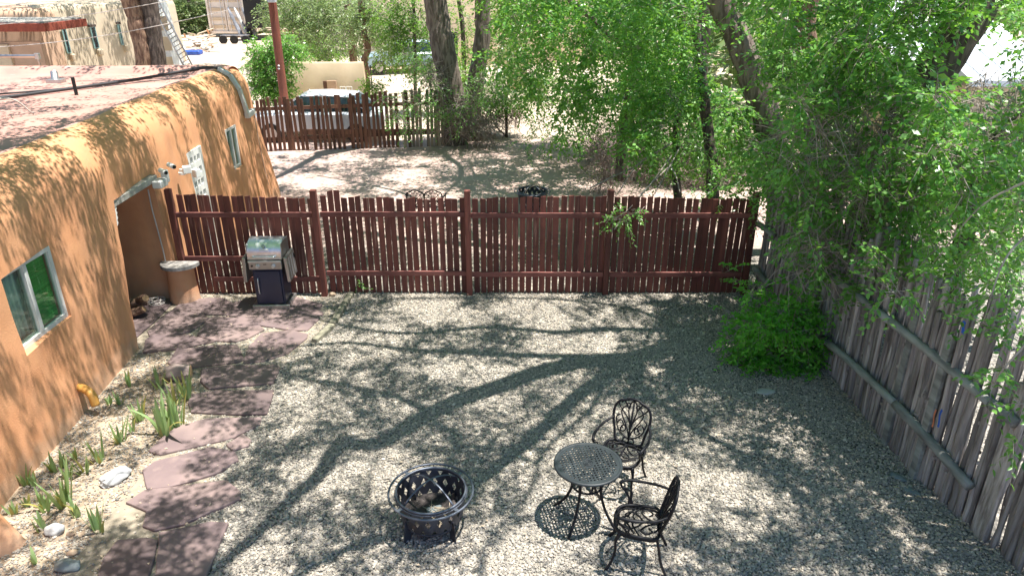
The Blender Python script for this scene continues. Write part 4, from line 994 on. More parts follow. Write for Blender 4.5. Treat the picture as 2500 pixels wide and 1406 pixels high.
IR = [(800,238,110,5,'small'),(985,245,120,7,'small blue green'),(680,345,70,4,''),(740,350,85,5,''),(870,445,140,8,''),(1012,535,240,12,''),(1060,500,190,9,''),(1105,485,200,9,''),(1160,310,185,9,''),(1085,352,160,7,''),(735,588,150,8,''),(820,522,100,3,''),(620,700,165,8,''),(520,765,150,8,''),(470,682,80,4,''),(330,765,120,5,''),(390,730,100,5,''),(160,842,120,6,''),(215,850,80,4,''),(285,992,140,7,''),(395,965,250,11,''),(425,800,120,5,''),(175,975,95,4,''),(90,1022,80,5,''),(275,1112,110,8,''),(480,1030,120,6,''),(610,1132,160,9,''),(222,1325,95,3,'')]
IL = ['small iris clump nearest the house wall and the log','iris clump just left of the split pinkish log','sparse low iris tuft left of the ochre drain level','low iris tuft right of the sparse one above the drain','iris clump left edge of the big iris patch','tallest iris clump at the front of the big patch','iris clump in the middle of the big patch with a yellow leaf','iris clump on the flagstone side of the big patch','iris clump below the split pinkish log','iris clump between the log and the middle of the big patch','blue green iris clump left of the big patch near the flagstones','thin iris shoots beside the blue green clump','leafy iris clump above the jagged rock','arched iris clump left of the jagged rock','small iris tuft behind the arched clump','iris clump close to the wall behind the tall left one','iris tuft between wall clump and arched clump','reddish iris tuft against the wall','small tuft beside the reddish one at the wall','dark iris clump left of the tall left one','tall iris clump in the middle of the lower row','iris leaves behind the tall lower clump','short iris sprout behind the lowest wall tuft','low iris leaves touching the house wall','fan of iris leaves above the white oval stone','drooping iris leaves right of the tall lower clump','blue green iris clump with a long bent leaf, lowest on the right','lone small iris sprout near the bottom left corner']
for (x, y, hpx, nl, _), lb in zip(IR, IL):
    px, py = x / 2.529, 850 + y / 2.529; p = G(px, py); zc = p.y * _c + CAM_H * _s; H = hpx / 2.529 / 1750 * zc / .80
    t = thing('iris_plant', lb, 'iris', p, 0, 'iris clumps along the house wall')
    for k in range(int(nl * 1.3 + 1)):
        a = random.uniform(0, 6.28); r = random.uniform(0, .05) * (nl / 6); tilt = random.uniform(.0, .42); h = H * random.uniform(.55, 1.05)
        yel = random.random() < .2
        v = random.choice(bly) if yel else blm[min(4, int(abs(random.gauss(0, 1.4))))]
        inst('leaf', v, t, (r * math.cos(a), r * math.sin(a), -.005), (0, tilt, a), (h * .95, max(.42, h * 1.15), h))

# ================================================================== FOLIAGE ENGINE
NR = np.random.default_rng(11)
def nrm_(a): return a / (np.linalg.norm(a, axis=1, keepdims=True) + 1e-9)
TRIS = [0]
def fast_mesh(name, V, Q, m, tone=None, smooth=False):
    me = bpy.data.meshes.new(name); k = Q.shape[1]
    me.vertices.add(len(V)); me.vertices.foreach_set('co', V.astype(np.float32).ravel())
    me.loops.add(Q.size); me.loops.foreach_set('vertex_index', Q.astype(np.int32).ravel())
    me.polygons.add(len(Q)); me.polygons.foreach_set('loop_start', (np.arange(len(Q)) * k).astype(np.int32))
    if smooth: me.polygons.foreach_set('use_smooth', [True] * len(Q))
    me.materials.append(m); me.update(calc_edges=True)
    if tone is not None:
        a = me.attributes.new('tone', 'FLOAT', 'FACE'); a.data.foreach_set('value', tone.astype(np.float32))
    TRIS[0] += len(Q) * (k - 2); return me
def leaves(S, D, Ls, per, ll, lw, hexa, droop=.25, flat=.35):
    """S spray starts, D directions, Ls lengths -> leaf mesh arrays"""
    N = len(S); t = (np.arange(per) + .6) / per
    up = np.array([0, 0, 1.0]); side = nrm_(np.cross(D, up) + NR.normal(0, .12, (N, 3)))
    P = S[:, None] + D[:, None] * (Ls[:, None] * t)[..., None]; P[..., 2] -= droop * Ls[:, None] * t ** 2
    sg = np.where(np.arange(per) % 2 == 0, 1, -1)[None, :, None]
    d = side[:, None] * sg * .8 + D[:, None] * .55 + NR.normal(0, .28, (N, per, 3)); d[..., 2] -= .22
    d = nrm_(d.reshape(-1, 3)); P = P.reshape(-1, 3); M = len(P)
    n = np.tile(up, (M, 1)) + NR.normal(0, flat, (M, 3)); n = nrm_(n - d * np.sum(n * d, 1, keepdims=True))
    w = np.cross(d, n); sc = NR.uniform(.65, 1.2, (M, 1)); l = ll * sc; wd = lw * sc
    tone = np.clip(NR.normal(.5, .2, M) + np.repeat(NR.normal(0, .18, N), per), 0, 1)
    if hexa:
        V = np.stack([P, P + d * l * .33 + w * wd * .5 + n * wd * .12, P + d * l * .68 + w * wd * .42 + n * wd * .10, P + d * l - n * l * .06,
                      P + d * l * .68 - w * wd * .42 + n * wd * .10, P + d * l * .33 - w * wd * .5 + n * wd * .12], 1).reshape(-1, 3)
        b = np.arange(M)[:, None] * 6; Q = np.concatenate([b + np.array([[0, 1, 2, 3]]), b + np.array([[0, 3, 4, 5]])], 1).reshape(-1, 4); tn = np.repeat(tone, 2)
    else:
        V = np.stack([P, P + d * l * .5 + w * wd * .5, P + d * l, P + d * l * .5 - w * wd * .5], 1).reshape(-1, 3)
        Q = np.arange(M)[:, None] * 4 + np.array([[0, 1, 2, 3]]); tn = tone
    return V, Q, tn
def twigs(S, D, Ls, r, droop=.25):
    N = len(S); t = np.array([-.35, .4, 1.0]); up = np.array([0, 0, 1.0]); a = nrm_(np.cross(D, up)); b = np.cross(D, a)
    P = S[:, None] + D[:, None] * (Ls[:, None] * t)[..., None]; P[..., 2] -= droop * Ls[:, None] * t ** 2
    rr = np.array([1, .7, .3]) * r; ang = np.array([0, 2.1, 4.2])
    V = P[:, :, None] + rr[None, :, None, None] * (np.cos(ang)[None, None, :, None] * a[:, None, None] + np.sin(ang)[None, None, :, None] * b[:, None, None])
    V = V.reshape(-1, 3); base = np.arange(N)[:, None] * 9; Q = []
    for k in range(2):
        for j in range(3): Q.append([k * 3 + j, k * 3 + (j + 1) % 3, k * 3 + 3 + (j + 1) % 3, k * 3 + 3 + j])
    return V, (base[:, None] + np.array(Q)[None]).reshape(-1, 4)
def clump_sprays(cl, droop=.3):
    S = []; D = []
    for (c, r, n) in cl:
        n = max(1, int(n)); u = nrm_(NR.normal(0, 1, (n, 3))); rr = NR.uniform(0, 1, (n, 1)) ** .45
        off = u * rr * np.array(r); S.append(np.array(c) + off)
        d = u * .9 + NR.normal(0, .45, (n, 3)); d[:, 2] -= droop; D.append(nrm_(d))
    return np.concatenate(S), np.concatenate(D)
def crown(parent, S, D, m, L=(.25, .5), per=10, ll=.06, lw=.03, hexa=False, tw=.0035, twm=None, name='crown', flat=.35, droop=.25, twfrac=1):
    if len(S) == 0: return
    org = np.array(parent.location) if parent is not None else np.zeros(3)
    S = S - org; Ls = NR.uniform(L[0], L[1], len(S))
    V, Q, tn = leaves(S, D, Ls, per, ll, lw, hexa, droop, flat)
    o = link(bpy.data.objects.new(name, fast_mesh(name, V, Q, m, tn)), parent); o['kind'] = 'stuff'
    if tw:
        k = NR.uniform(0, 1, len(S)) < twfrac
        V, Q = twigs(S[k], D[k], Ls[k], tw, droop); t = link(bpy.data.objects.new('twigs', fast_mesh('twigs', V, Q, twm or ST['twig'])), parent); t['kind'] = 'stuff'
    return o
def limb(parent, pts, r0, r1, m, name='branch', n=9, k=7, nz=.14):
    org = Vector(parent.location); sp_ = spline([Vector(p) - org for p in pts], k); N = len(sp_)
    return MB().tube(sp_, [lerp(r0, r1, (i / (N - 1)) ** .8) for i in range(N)], n, nz=nz).build(name, m, parent, smooth=True)
def bare_twigs(parent, starts, n, L, r, m=None, down=.2):
    """fine bare branching twigs round given points, one joined part"""
    S = np.array([starts[i % len(starts)] for i in range(n)]) + NR.normal(0, .18, (n, 3)); D = NR.normal(0, 1, (n, 3)); D[:, 2] -= down; D = nrm_(D)
    Ls = NR.uniform(L * .4, L, n); V, Q = twigs(S - np.array(parent.location), D, Ls, r, .1)
    o = link(bpy.data.objects.new('twigs', fast_mesh('twigs', V, Q, m or ST['twig'])), parent); o['kind'] = 'stuff'
def tree(label, loc, group=None, name='tree'): return thing(name, label, 'tree', tuple(loc), 0, group)

# ================================================================== THE SHADE ELM BEHIND THE POLE FENCE (its limbs arch over the front yard)
def lift(px, py, h): p = G(px, py, 0); return Vector((p.x - SHX * h, p.y - SHY * h, h))
EL = tree('great elm with thick dark leaning trunk behind the pole fence, arching over the yard', (5.2, 10.1, 0))
limb(EL, [(5.15, 10.1, -.2), (5.25, 10.1, 1.2), (5.45, 10.05, 3.0), (6.0, 10.05, 4.6), (6.35, 10.1, 6.2), (6.3, 10.1, 7.2)], .34, .24, ST['bark3'], 'trunk', 16, 8, .2)
fork = Vector((6.3, 10.1, 7.2))
def sh(lst, h0, h1): n = len(lst); return [lift(x, y, lerp(h0, h1, i / max(1, n - 1))) for i, (x, y) in enumerate(lst)]
limbs = [
 (sh([(1800, 785), (1690, 830), (1560, 872), (1380, 893), (1200, 950), (1050, 1010), (930, 1080), (830, 1092), (780, 1160), (700, 1230), (600, 1330), (480, 1420)], 7.2, 8.6), .25, .06),
 (sh([(1560, 872), (1480, 920), (1400, 975), (1300, 1070), (1160, 1180), (1000, 1290), (850, 1340), (700, 1420)], 7.5, 8.8), .16, .045),
 (sh([(1560, 872), (1400, 872), (1200, 866), (1000, 855), (850, 838), (700, 850)], 7.5, 8.8), .11, .03),
 (sh([(1740, 805), (1650, 808), (1500, 805), (1350, 812), (1200, 800), (1000, 815), (860, 800), (700, 760), (480, 700)], 7.4, 9.0), .10, .025),
 (sh([(1560, 872), (1560, 940), (1620, 990), (1700, 1050), (1850, 1130), (2000, 1250), (2100, 1380)], 7.5, 8.5), .10, .03),
 (sh([(1050, 1010), (950, 965), (850, 945), (720, 920), (600, 885)], 8.0, 8.8), .06, .02),
 (sh([(1480, 920), (1440, 1000), (1330, 1100), (1290, 1200), (1180, 1330)], 7.7, 8.6), .05, .015),
 (sh([(930, 1080), (760, 1085), (640, 1130), (560, 1180)], 8.2, 8.9), .04, .015),
 (sh([(1700, 826), (1560, 760), (1400, 735), (1150, 728), (900, 735)], 7.4, 8.8), .06, .02),
 (sh([(1850, 780), (1900, 950), (2050, 1100), (2250, 1300)], 7.3, 8.3), .09, .03)]
limbpts = []
for pts, r0, r1 in limbs:
    limb(EL, pts, r0, r1, ST['bark3'], nz=.1); limbpts += spline(pts, 3)
limb(EL, [fork, limbs[0][0][0] + Vector((.1, 0, .1)), limbs[0][0][1]], .22, .2, ST['bark3'])
sec = MB()
for p in limbpts:
    for _ in range(2):
        a = random.uniform(0, 6.28); L = random.uniform(.6, 1.9); d = Vector((math.cos(a), math.sin(a), random.uniform(-.1, .4))).normalized(); s = Vector((-d.y, d.x, 0)) * random.uniform(-.35, .35)
        sec.tube([p - EL.location, p - EL.location + d * L * .5 + s * .5 * L, p - EL.location + d * L + s * .3 * L], [random.uniform(.010, .022), .009, .004], 4)
so_ = sec.build('branchlets', ST['bark3'], EL); so_['kind'] = 'stuff'

# ------------------------------------------------------------------ overhead canopy, laid out over the ground it shades
def canopy_sprays(n, box, h, dens, seed):
    g = np.random.default_rng(seed); x = g.uniform(box[0], box[2], n); y = g.uniform(box[1], box[3], n)
    f = np.array([noise.noise(Vector((a * .9, b * .9, seed))) * .95 + noise.noise(Vector((a * 2.4, b * 2.4, seed + 3))) * .85 + noise.noise(Vector((a * 6, b * 6, seed + 5))) * .6 for a, b in zip(x, y)])
    k = f > np.array([dens(a, b) for a, b in zip(x, y)]); x, y = x[k], y[k]; z = g.uniform(h[0], h[1], len(x))
    return np.stack([x - SHX * z, y - SHY * z, z], 1), nrm_(np.stack([g.normal(0, 1, len(x)), g.normal(0, 1, len(x)), g.normal(-.1, .25, len(x))], 1))
def dens_front(x, y):
    t = .19
    if x < -2.6: t -= .14
    if x < -5.0: t += .35
    if math.hypot(x - 3.8, y - 8.9) < .8: t += .4
    if x > .8: t -= .08 * min(1, (x - .8) / 2)
    if x > 2.2 and y < 8: t -= .08
    if x < -3.4 and y < 7.4: t += .16
    if y > 9.8 and x < -3: t += .16
    return t
S, D = canopy_sprays(20000, (-6.5, 2.6, 4.7, 12.2), (5.6, 7.8), dens_front, 21)
print('front canopy', len(S))
crown(EL, S, D, ST['leafA'], (.25, .45), 8, .09, .044, False, .004, twfrac=.4)

# ================================================================== REAR TREES
def trunk_between(T_, pts, r0, r1, m, nm='trunk', n=16): return limb(T_, pts, r0, r1, m, nm, n, 7, .17)
# leaning elm right of the yard, visible trunk crossing the top of the frame
E2 = tree('elm with grey trunk leaning left over the right end of the maroon fence', (5.0, 12.3, 0))
trunk_between(E2, [(4.95, 12.3, -.2), AY(1925, 620, 12.2), AY(1900, 430, 12.2), AY(1875, 300, 12.3), AY(1835, 180, 12.4), AY(1795, 80, 12.5), AY(1750, -20, 12.6), (2.9, 12.8, 6.4), (1.6, 13.2, 8.2)], .30, .16, ST['bark1'])
limb(E2, [AY(1790, 8, 12.4), AY(1880, 22, 12.2), AY(1930, 60, 12), AY(1955, 85, 11.9)], .035, .02, ST['twig'])
E3 = tree('tall straight elm with reddish brown bark right of the leaning grey trunk', (5.6, 12.8, 0))
trunk_between(E3, [(5.75, 13.0, -.2), AY(1990, 400, 13), AY(1978, 180, 13), AY(1972, 0, 13), (5.4, 13, 7.5), (4.4, 13.4, 9.2)], .24, .15, ST['bark2'])
E1b = tree('massive dead grey stump trunk standing where the maroon fence meets the pole fence', (4.95, 11.0, 0), name='tree')
trunk_between(E1b, [(4.55, 11.25, -.2), (4.62, 11.25, .9), (4.7, 11.3, 1.8), (4.85, 11.4, 2.6)], .20, .15, ST['bark1'])
E4 = tree('second dark leaning trunk at the top right corner behind the leaves', (7.2, 9.0, 0))
trunk_between(E4, [(6.2, 9.2, -.2), AY(2400, 420, 9), AY(2490, 300, 9), AY(2600, 180, 9), (9, 9, 6.5)], .12, .10, ST['bark3'])
# the two big trunks at the far end of the old fence
B1 = tree('huge furrowed elm trunk at the right end of the old far fence', (-1.95, 22.6, 0))
trunk_between(B1, [(-1.9, 22.6, -.2), AY(1112, 300, 22.6), AY(1098, 200, 22.6), AY(1078, 100, 22.6), AY(1062, 0, 22.6), (-2.4, 22.4, 7), (-3.2, 21, 9.5)], .42, .30, ST['bark1'])
B2 = tree('slimmer furrowed elm trunk just right of the huge one', (-1.2, 23.2, 0))
trunk_between(B2, [(-1.25, 23.2, -.2), AY(1152, 280, 23.2), AY(1165, 180, 23.2), AY(1178, 90, 23.2), AY(1178, 0, 23.2), (-.7, 23, 7), (0, 22, 9.5)], .30, .20, ST['bark1'])
D0 = tree('double brown cottonwood trunk behind the flat roof', (-14.6, 29.5, 0))
trunk_between(D0, [AY(360, 230, 29.5), AY(352, 130, 29.5), AY(335, 60, 29.5), AY(318, 0, 29.5), (-15.3, 29, 8)], .36, .33, ST['bark2'])
trunk_between(D0, [AY(400, 230, 29.6), AY(382, 130, 29.6), AY(372, 60, 29.6), AY(362, 0, 29.6), (-13.9, 29, 8)], .33, .28, ST['bark3'])
rlimb = [([(1.6, 13.2, 8.2), (0, 13.6, 8.6), (-2, 14.5, 8.8), (-4.5, 15.5, 8.6), (-7.5, 15, 8.4)], .13, .03, E2), ([(1.6, 13.2, 8.2), (.8, 15, 8.4), (-.6, 17, 8.6), (-3, 18.5, 8.4)], .10, .03, E2),
         ([(-3.2, 21, 9.5), (-4, 18, 9), (-5.5, 15.5, 8.6), (-8, 13, 8.4)], .15, .04, B1), ([(4.4, 13.4, 9.2), (3, 15.5, 8.8), (1.5, 18, 8.8), (1, 20.5, 8.6)], .11, .03, E3), ([(0, 22, 9.5), (1, 19, 9), (.5, 16, 8.6)], .13, .03, B2)]
for pts, r0, r1, par in rlimb: limb(par, pts, r0, r1, ST['bark3'])
def dens_wall(x, y): return .2 + (.15 if y < 7 else 0) + (.12 if y > 13 else 0)
S, D = canopy_sprays(15000, (-7.4, 4.5, -4.9, 17.5), (5.5, 7.0), dens_wall, 52)
crown(EL, S, D, ST['leafA'], (.2, .4), 8, .062, .028, False, .003, twfrac=.6)
def dens_rear(x, y):
    t = .10
    if x > 1.5: t += .35
    if x < -4.6 : t += .10
    if x < -6: t += .1
    if x < -7: t += .12
    return t
S, D = canopy_sprays(30000, (-13, 12.2, 6, 23.5), (6.0, 8.6), dens_rear, 33)
S2, D2 = canopy_sprays(9000, (-13, 5, -6.9, 12.2), (6.0, 8.4), lambda x, y: .20, 36)
S, D = np.concatenate([S, S2]), np.concatenate([D, D2]); print('rear canopy', len(S))
near = np.stack([np.hypot(S[:, 0] - q[0], S[:, 1] - q[1]) for q in ((2, 13.5), (-4, 19.5), (4, 16), (0, 22))], 1).argmin(1)
for k, par in enumerate((E2, B1, E3, B2)): crown(par, S[near == k], D[near == k], ST['leafA'], (.3, .55), 7, .115, .056, False, 0)

S, D = canopy_sprays(9000, (-24, 24, -11, 40), (6.6, 9.0), lambda x, y: .0, 41)
crown(D0, S, D, ST['leafC'], (.4, .7), 8, .15, .075, False, 0)
for pts in ([(-15.3, 29, 8), (-16, 31, 8.6), (-19, 33, 8.8)], [(-13.9, 29, 8), (-12.5, 27, 8.6), (-11, 25, 8.6)]): limb(D0, pts, .2, .05, ST['bark3'])
# ------------------------------------------------------------------ visible foliage. Each row: px, py, Y, radius m, sprays
def vis(parent, rows, m, mult=1.9, **kw):
    cl = []
    for (px, py, Y, r, n) in rows:
        p = AY(px, py, Y); cl.append(((p.x, p.y, p.z), (r, r, r * .8), n * mult))
    S, D = clump_sprays(cl); crown(parent, S, D, m, **kw)
def field(x0, y0, x1, y1, step, Yr, r, n, holes=(), prob=1.0, seed=0, edge=None):
    g = random.Random(seed); rows = []
    y = y0
    while y < y1:
        x = x0
        while x < x1:
            px, py = x + g.uniform(-.5, .5) * step, y + g.uniform(-.5, .5) * step
            bad = any((px - hx) ** 2 / rx ** 2 + (py - hy) ** 2 / ry ** 2 < 1 for hx, hy, rx, ry in holes)
            if not bad and g.random() < prob and (edge is None or edge(px, py)):
                rows.append((px, py, g.uniform(*Yr), r * g.uniform(.7, 1.25), n * g.uniform(.7, 1.3)))
            x += step
        y += step
    return rows
# right hand mass over and behind the pole fence
HR = [(2275, 145, 68, 62), (2450, 150, 85, 90), (2150, 290, 60, 45), (2440, 290, 45, 40), (2440, 520, 50, 50), (2150, 270, 40, 32), (1790, 110, 85, 150), (1885, 290, 35, 80), (1905, 540, 42, 110), (1975, 60, 30, 80), (2230, 330, 45, 40), (2360, 110, 40, 50), (2120, 400, 35, 25), (2330, 200, 30, 60)]
rows = field(1880, -40, 2540, 560, 50, (7.8, 10.6), .21, 11, HR, .86, 1)
rows += field(2200, 200, 2540, 640, 58, (6.6, 8.4), .19, 9, HR, .72, 11)
rows += field(1800, 130, 2520, 500, 80, (10.5, 12.5), .33, 12, HR, .7, 2)
rows += field(1960, 560, 2480, 720, 56, (7.6, 9.4), .19, 8, (), .62, 3)
rows += [(2010, 640, 9.0, .25, 12), (2100, 700, 8.2, .22, 10), (2190, 740, 7.6, .20, 8), (1990, 560, 9.4, .3, 16), (2120, 600, 8.6, .28, 14), (2240, 610, 8, .26, 10)]
vis(EL, rows, ST['leafA'], mult=2.1, L=(.22, .42), per=11, ll=.088, lw=.047, hexa=False, tw=.005, flat=.5, twfrac=.6)
bare_twigs(EL, [tuple(AY(x, y, 8.6)) for x, y in ((2000, 300), (2100, 340), (2200, 300), (2300, 350), (2150, 450), (2250, 520), (2350, 420), (2420, 260), (2050, 480), (2000, 620), (2150, 620))], 1100, .75, .006)
rows = field(2120, 620, 2540, 800, 60, (5.8, 7.4), .15, 6, (), .6, 15)
vis(EL, rows, ST['leafA'], mult=1.8, L=(.2, .36), per=9, ll=.075, lw=.038, hexa=True, tw=.004, flat=.45)
# foreground sprays entering from the right edge
rows = [(2470, 640, 5.6, .16, 7), (2440, 720, 5.4, .13, 6), (2490, 800, 5.2, .14, 7), (2400, 790, 5.5, .10, 4), (2450, 900, 5.0, .10, 5), (2490, 980, 4.9, .10, 5), (2480, 1080, 4.8, .08, 4), (2420, 930, 5.1, .08, 3), (2350, 760, 5.9, .10, 3), (2490, 480, 6.2, .2, 9), (2440, 560, 6.2, .18, 7), (2380, 620, 6.5, .16, 6), (2330, 700, 6.6, .12, 4), (2495, 700, 5.3, .15, 8)]
vis(EL, rows, ST['leafA'], mult=1.7, L=(.16, .30), per=8, ll=.068, lw=.031, hexa=True, tw=.003, flat=.4)
for pts in ([(2520, 560, 5.6), (2450, 640, 5.5), (2400, 790, 5.4)], [(2540, 800, 5.0), (2450, 900, 5.0), (2420, 940, 5.1)], [(2560, 420, 6.2), (2400, 500, 6.4), (2280, 640, 6.8)], [(2060, 210, 8.6), (1990, 300, 8.8), (1900, 330, 9)], [(1960, 230, 9), (2060, 235, 9), (2200, 245, 8.8), (2330, 300, 8.8)], [(1920, 650, 9.2), (2010, 590, 9), (2100, 560, 8.8)], [(2480, 380, 7), (2300, 430, 8), (2180, 500, 8.4), (2080, 640, 8.6)]):
    limb(EL, [AY(*p) for p in pts], .013, .005, ST['twig'], n=6)
# thicket between the maroon fence and the right boundary
HT = [(1790, 110, 85, 150), (1745, 20, 50, 60), (1180, 300, 60, 60), (1330, 275, 70, 42), (1440, 280, 60, 30), (1290, 130, 40, 26), (1255, 210, 35, 40), (1790, 110, 50, 110), (1350, 180, 26, 20), (1310, 330, 80, 14)]
ed = lambda x, y: y < interp([(1180, 215), (1260, 330), (1420, 350), (1500, 330), (1600, 420), (1900, 470)], x)
TK = tree('leafy elm thicket tree with drooping boughs over the rear yard', (4.2, 16.5, 0), 'elms crowding the right side of the rear yard')
trunk_between(TK, [AY(1515, 440, 16.2), AY(1525, 330, 16.2), AY(1545, 200, 16.3), AY(1560, 60, 16.4), (3.4, 16.5, 6.5)], .16, .10, ST['bark1'])
limb(TK, [AY(1390, 0, 17), AY(1450, 50, 16.6), AY(1500, 95, 16.4), AY(1550, 120, 16.3)], .06, .05, ST['bark1'])
rows = field(1235, -30, 1560, 390, 50, (14.0, 17.5), .32, 15, HT, .85, 5, ed)
vis(TK, rows, ST['leafA'], mult=2.2, L=(.3, .5), per=10, ll=.115, lw=.06, hexa=False, tw=.005, flat=.45, twfrac=.3)
TK2 = tree('dense dark elm behind the right half of the maroon fence', (5.2, 15.4, 0), 'elms crowding the right side of the rear yard')
trunk_between(TK2, [AY(1740, 520, 13.6), AY(1738, 400, 13.6), AY(1720, 250, 13.8), AY(1700, 60, 14)], .13, .09, ST['bark3'])
trunk_between(TK2, [AY(1655, 500, 14.6), AY(1650, 350, 14.8), AY(1670, 150, 15), AY(1660, 0, 15)], .09, .07, ST['bark3'])
rows = field(1540, -30, 1900, 450, 48, (12.4, 15.5), .28, 15, HT, .85, 6, ed)
vis(TK2, rows, ST['leafA'], mult=2.2, L=(.3, .5), per=10, ll=.105, lw=.055, hexa=False, tw=.005, flat=.45, twfrac=.3)
TK3 = tree('yellow green sunlit elm deep behind the thicket', (5.0, 20, 0), 'elms crowding the right side of the rear yard')
trunk_between(TK3, [(5.0, 20, 0), (5.1, 20, 2), (5.0, 20, 5), (4.8, 20, 7)], .2, .15, ST['bark1'])
rows = field(1230, -30, 2050, 300, 62, (18, 22), .6, 20, HT, .9, 7)
vis(TK3, rows, ST['leafB'], mult=2.6, L=(.35, .6), per=10, ll=.12, lw=.066, hexa=False, tw=0, flat=.5)
# bare undergrowth
ug = tree('tangle of bare grey brown undergrowth at the foot of the thicket', (3.4, 14.5, 0)); ug['category'] = 'undergrowth'
st_ = [tuple(G(x, y)) for x, y in ((1500, 430), (1560, 440), (1620, 450), (1680, 455), (1740, 460), (1790, 450), (1460, 400), (1530, 380), (1480, 470), (1600, 400), (1700, 400))]
st_ = [(a, b, z) for a, b, _ in st_ for z in (.15, .4, .7, 1.1)]
for _ in range(3): bare_twigs(ug, st_, 900, 1.1, .006, ST['twig' if _ else 'twigr'])
rows = [(x, y, 14.6, .5, 14) for x, y in ((1480, 430), (1560, 450), (1640, 440), (1720, 450), (1600, 380), (1700, 370))]
vis(ug, rows, ST['leafA'], L=(.2, .4), per=7, ll=.055, lw=.028, hexa=False, tw=.004)
for pts in ([(1510, 470, 12.2), (1560, 400, 12.6), (1640, 350, 13)], [(1440, 460, 12.4), (1500, 430, 12.6), (1570, 400, 13)], [(1660, 470, 12), (1650, 430, 12.3), (1630, 390, 12.8)], [(1500, 560, 11.0), (1560, 480, 11.5), (1640, 400, 12.2)]):
    limb(ug, [AY(*p) for p in pts], .010, .014, ST['twig'], n=6)
# spray drooping over the maroon fence
DS = [(1515, 535, 11.0, .16, 9), (1540, 520, 11.0, .12, 6), (1490, 530, 11.0, .07, 3), (1700, 350, 12, .3, 14), (1620, 300, 12.3, .25, 10), (1740, 420, 11.8, .22, 8), (1850, 420, 11.3, .25, 12), (1850, 520, 11.0, .12, 4), (1650, 240, 12.5, .2, 8), (1430, 330, 13.5, .3, 10), (1340, 335, 14.5, .35, 12), (1290, 340, 15, .3, 8), (1560, 320, 12.8, .25, 8)]
vis(E2, DS, ST['leafA'], L=(.2, .36), per=10, ll=.056, lw=.029, hexa=True, tw=.0035, flat=.45)
for pts in ([(1640, 380, 12.2), (1580, 460, 11.6), (1530, 515, 11.05), (1495, 535, 10.98)], [(1660, 360, 12.3), (1600, 470, 11.5), (1560, 520, 11.02)]): limb(E2, [AY(*p) for p in pts], .012, .004, ST['twig'], n=6)
# green bush at the foot of the pole fence
bp_ = G(1905, 905)
bush = thing('bush', 'bright green leafy bush growing at the foot of the pole fence', 'bush', (bp_.x + .1, bp_.y + .2, 0))
for i in range(16):
    a = random.uniform(0, 6.28); q = random.uniform(.1, .45); limb(bush, [bush.location, bush.location + Vector((q * .6 * math.cos(a), q * .6 * math.sin(a), .45)), bush.location + Vector((q * math.cos(a), q * math.sin(a), random.uniform(.6, 1.0)))], .012, .004, ST['twigr'], 'stem', 5, 3)
rows = field(1795, 720, 2010, 905, 30, (bp_.y - .25, bp_.y + .55), .14, 13, (), .9, 8, lambda x, y: ((x - 1905) / 106) ** 2 + ((y - 825) / 88) ** 2 < 1)
rows += [(1905 + math.cos(a) * 128 * k, 815 + math.sin(a) * 105 * k, bp_.y + .1, .06, 3) for a, k in ((.3, 1), (1.0, 1.05), (1.9, 1), (2.6, 1.1), (3.1, 1), (3.6, 1.12), (4.2, 1.1), (4.8, 1.2), (5.3, 1.1), (5.9, 1.05))]
rows += [(1780, 660, 9.6, .06, 2), (1800, 690, 9.5, .08, 3), (1845, 700, 9.3, .10, 3), (1905, 905, 8.5, .12, 6), (1950, 890, 8.6, .14, 8)]
vis(bush, rows, ST['leafD'], mult=2.3, L=(.14, .30), per=9, ll=.066, lw=.036, hexa=True, tw=.003, flat=.5)
# ivy and suckers round the two big trunks
rows = field(1000, 130, 1330, 320, 40, (21.4, 22.4), .36, 12, [(1180, 300, 30, 40), (1085, 60, 60, 130), (1270, 280, 30, 30), (1175, 100, 45, 130)], .62, 9)
vis(B2, rows, ST['leafA'], L=(.25, .5), per=9, ll=.085, lw=.045, hexa=False, tw=.006, flat=.5)
rows = [(965, 275, 20.8, .3, 8), (985, 300, 20.8, .3, 8), (1010, 250, 21, .3, 8), (940, 240, 21.2, .25, 6), (1075, 240, 21.8, .35, 12), (1090, 280, 21.8, .3, 10), (1060, 210, 21.8, .4, 12), (1180, 200, 22.5, .4, 16), (1160, 260, 22.4, .35, 16), (1130, 330, 22.2, .2, 5)]
vis(B1, rows, ST['leafA'], L=(.25, .5), per=9, ll=.08, lw=.042, hexa=False, tw=.008, flat=.5)
bare_twigs(B1, [tuple(AY(x, y, 22.2)) for x, y in ((1110, 300), (1140, 310), (1170, 310), (1190, 320), (1120, 260), (1060, 190))], 500, .9, .010)
sm_ = tree('small dark crowned tree on a thin stem in the gap by the pale lane', tuple(T(1237, 335)))
limb(sm_, [sm_.location, AY(1236, 270, sm_.location.y), AY(1235, 230, sm_.location.y)], .05, .04, ST['bark3'], 'trunk'); limb(sm_, [sm_.location, AY(1205, 295, sm_.location.y), AY(1240, 250, sm_.location.y)], .03, .02, ST['bark3'])
Ys = sm_.location.y
vis(sm_, [(1190, 225, Ys, .6, 45), (1230, 215, Ys, .6, 50), (1260, 240, Ys, .5, 35), (1215, 250, Ys, .45, 30), (1180, 250, Ys, .4, 22)], ST['leafA'], L=(.3, .5), per=9, ll=.09, lw=.05, tw=.006, flat=.5)
bare_twigs(sm_, [tuple(AY(x, y, Ys)) for x, y in ((1200, 290), (1230, 290), (1260, 280), (1180, 300))], 300, .9, .008, ST['twigr'])

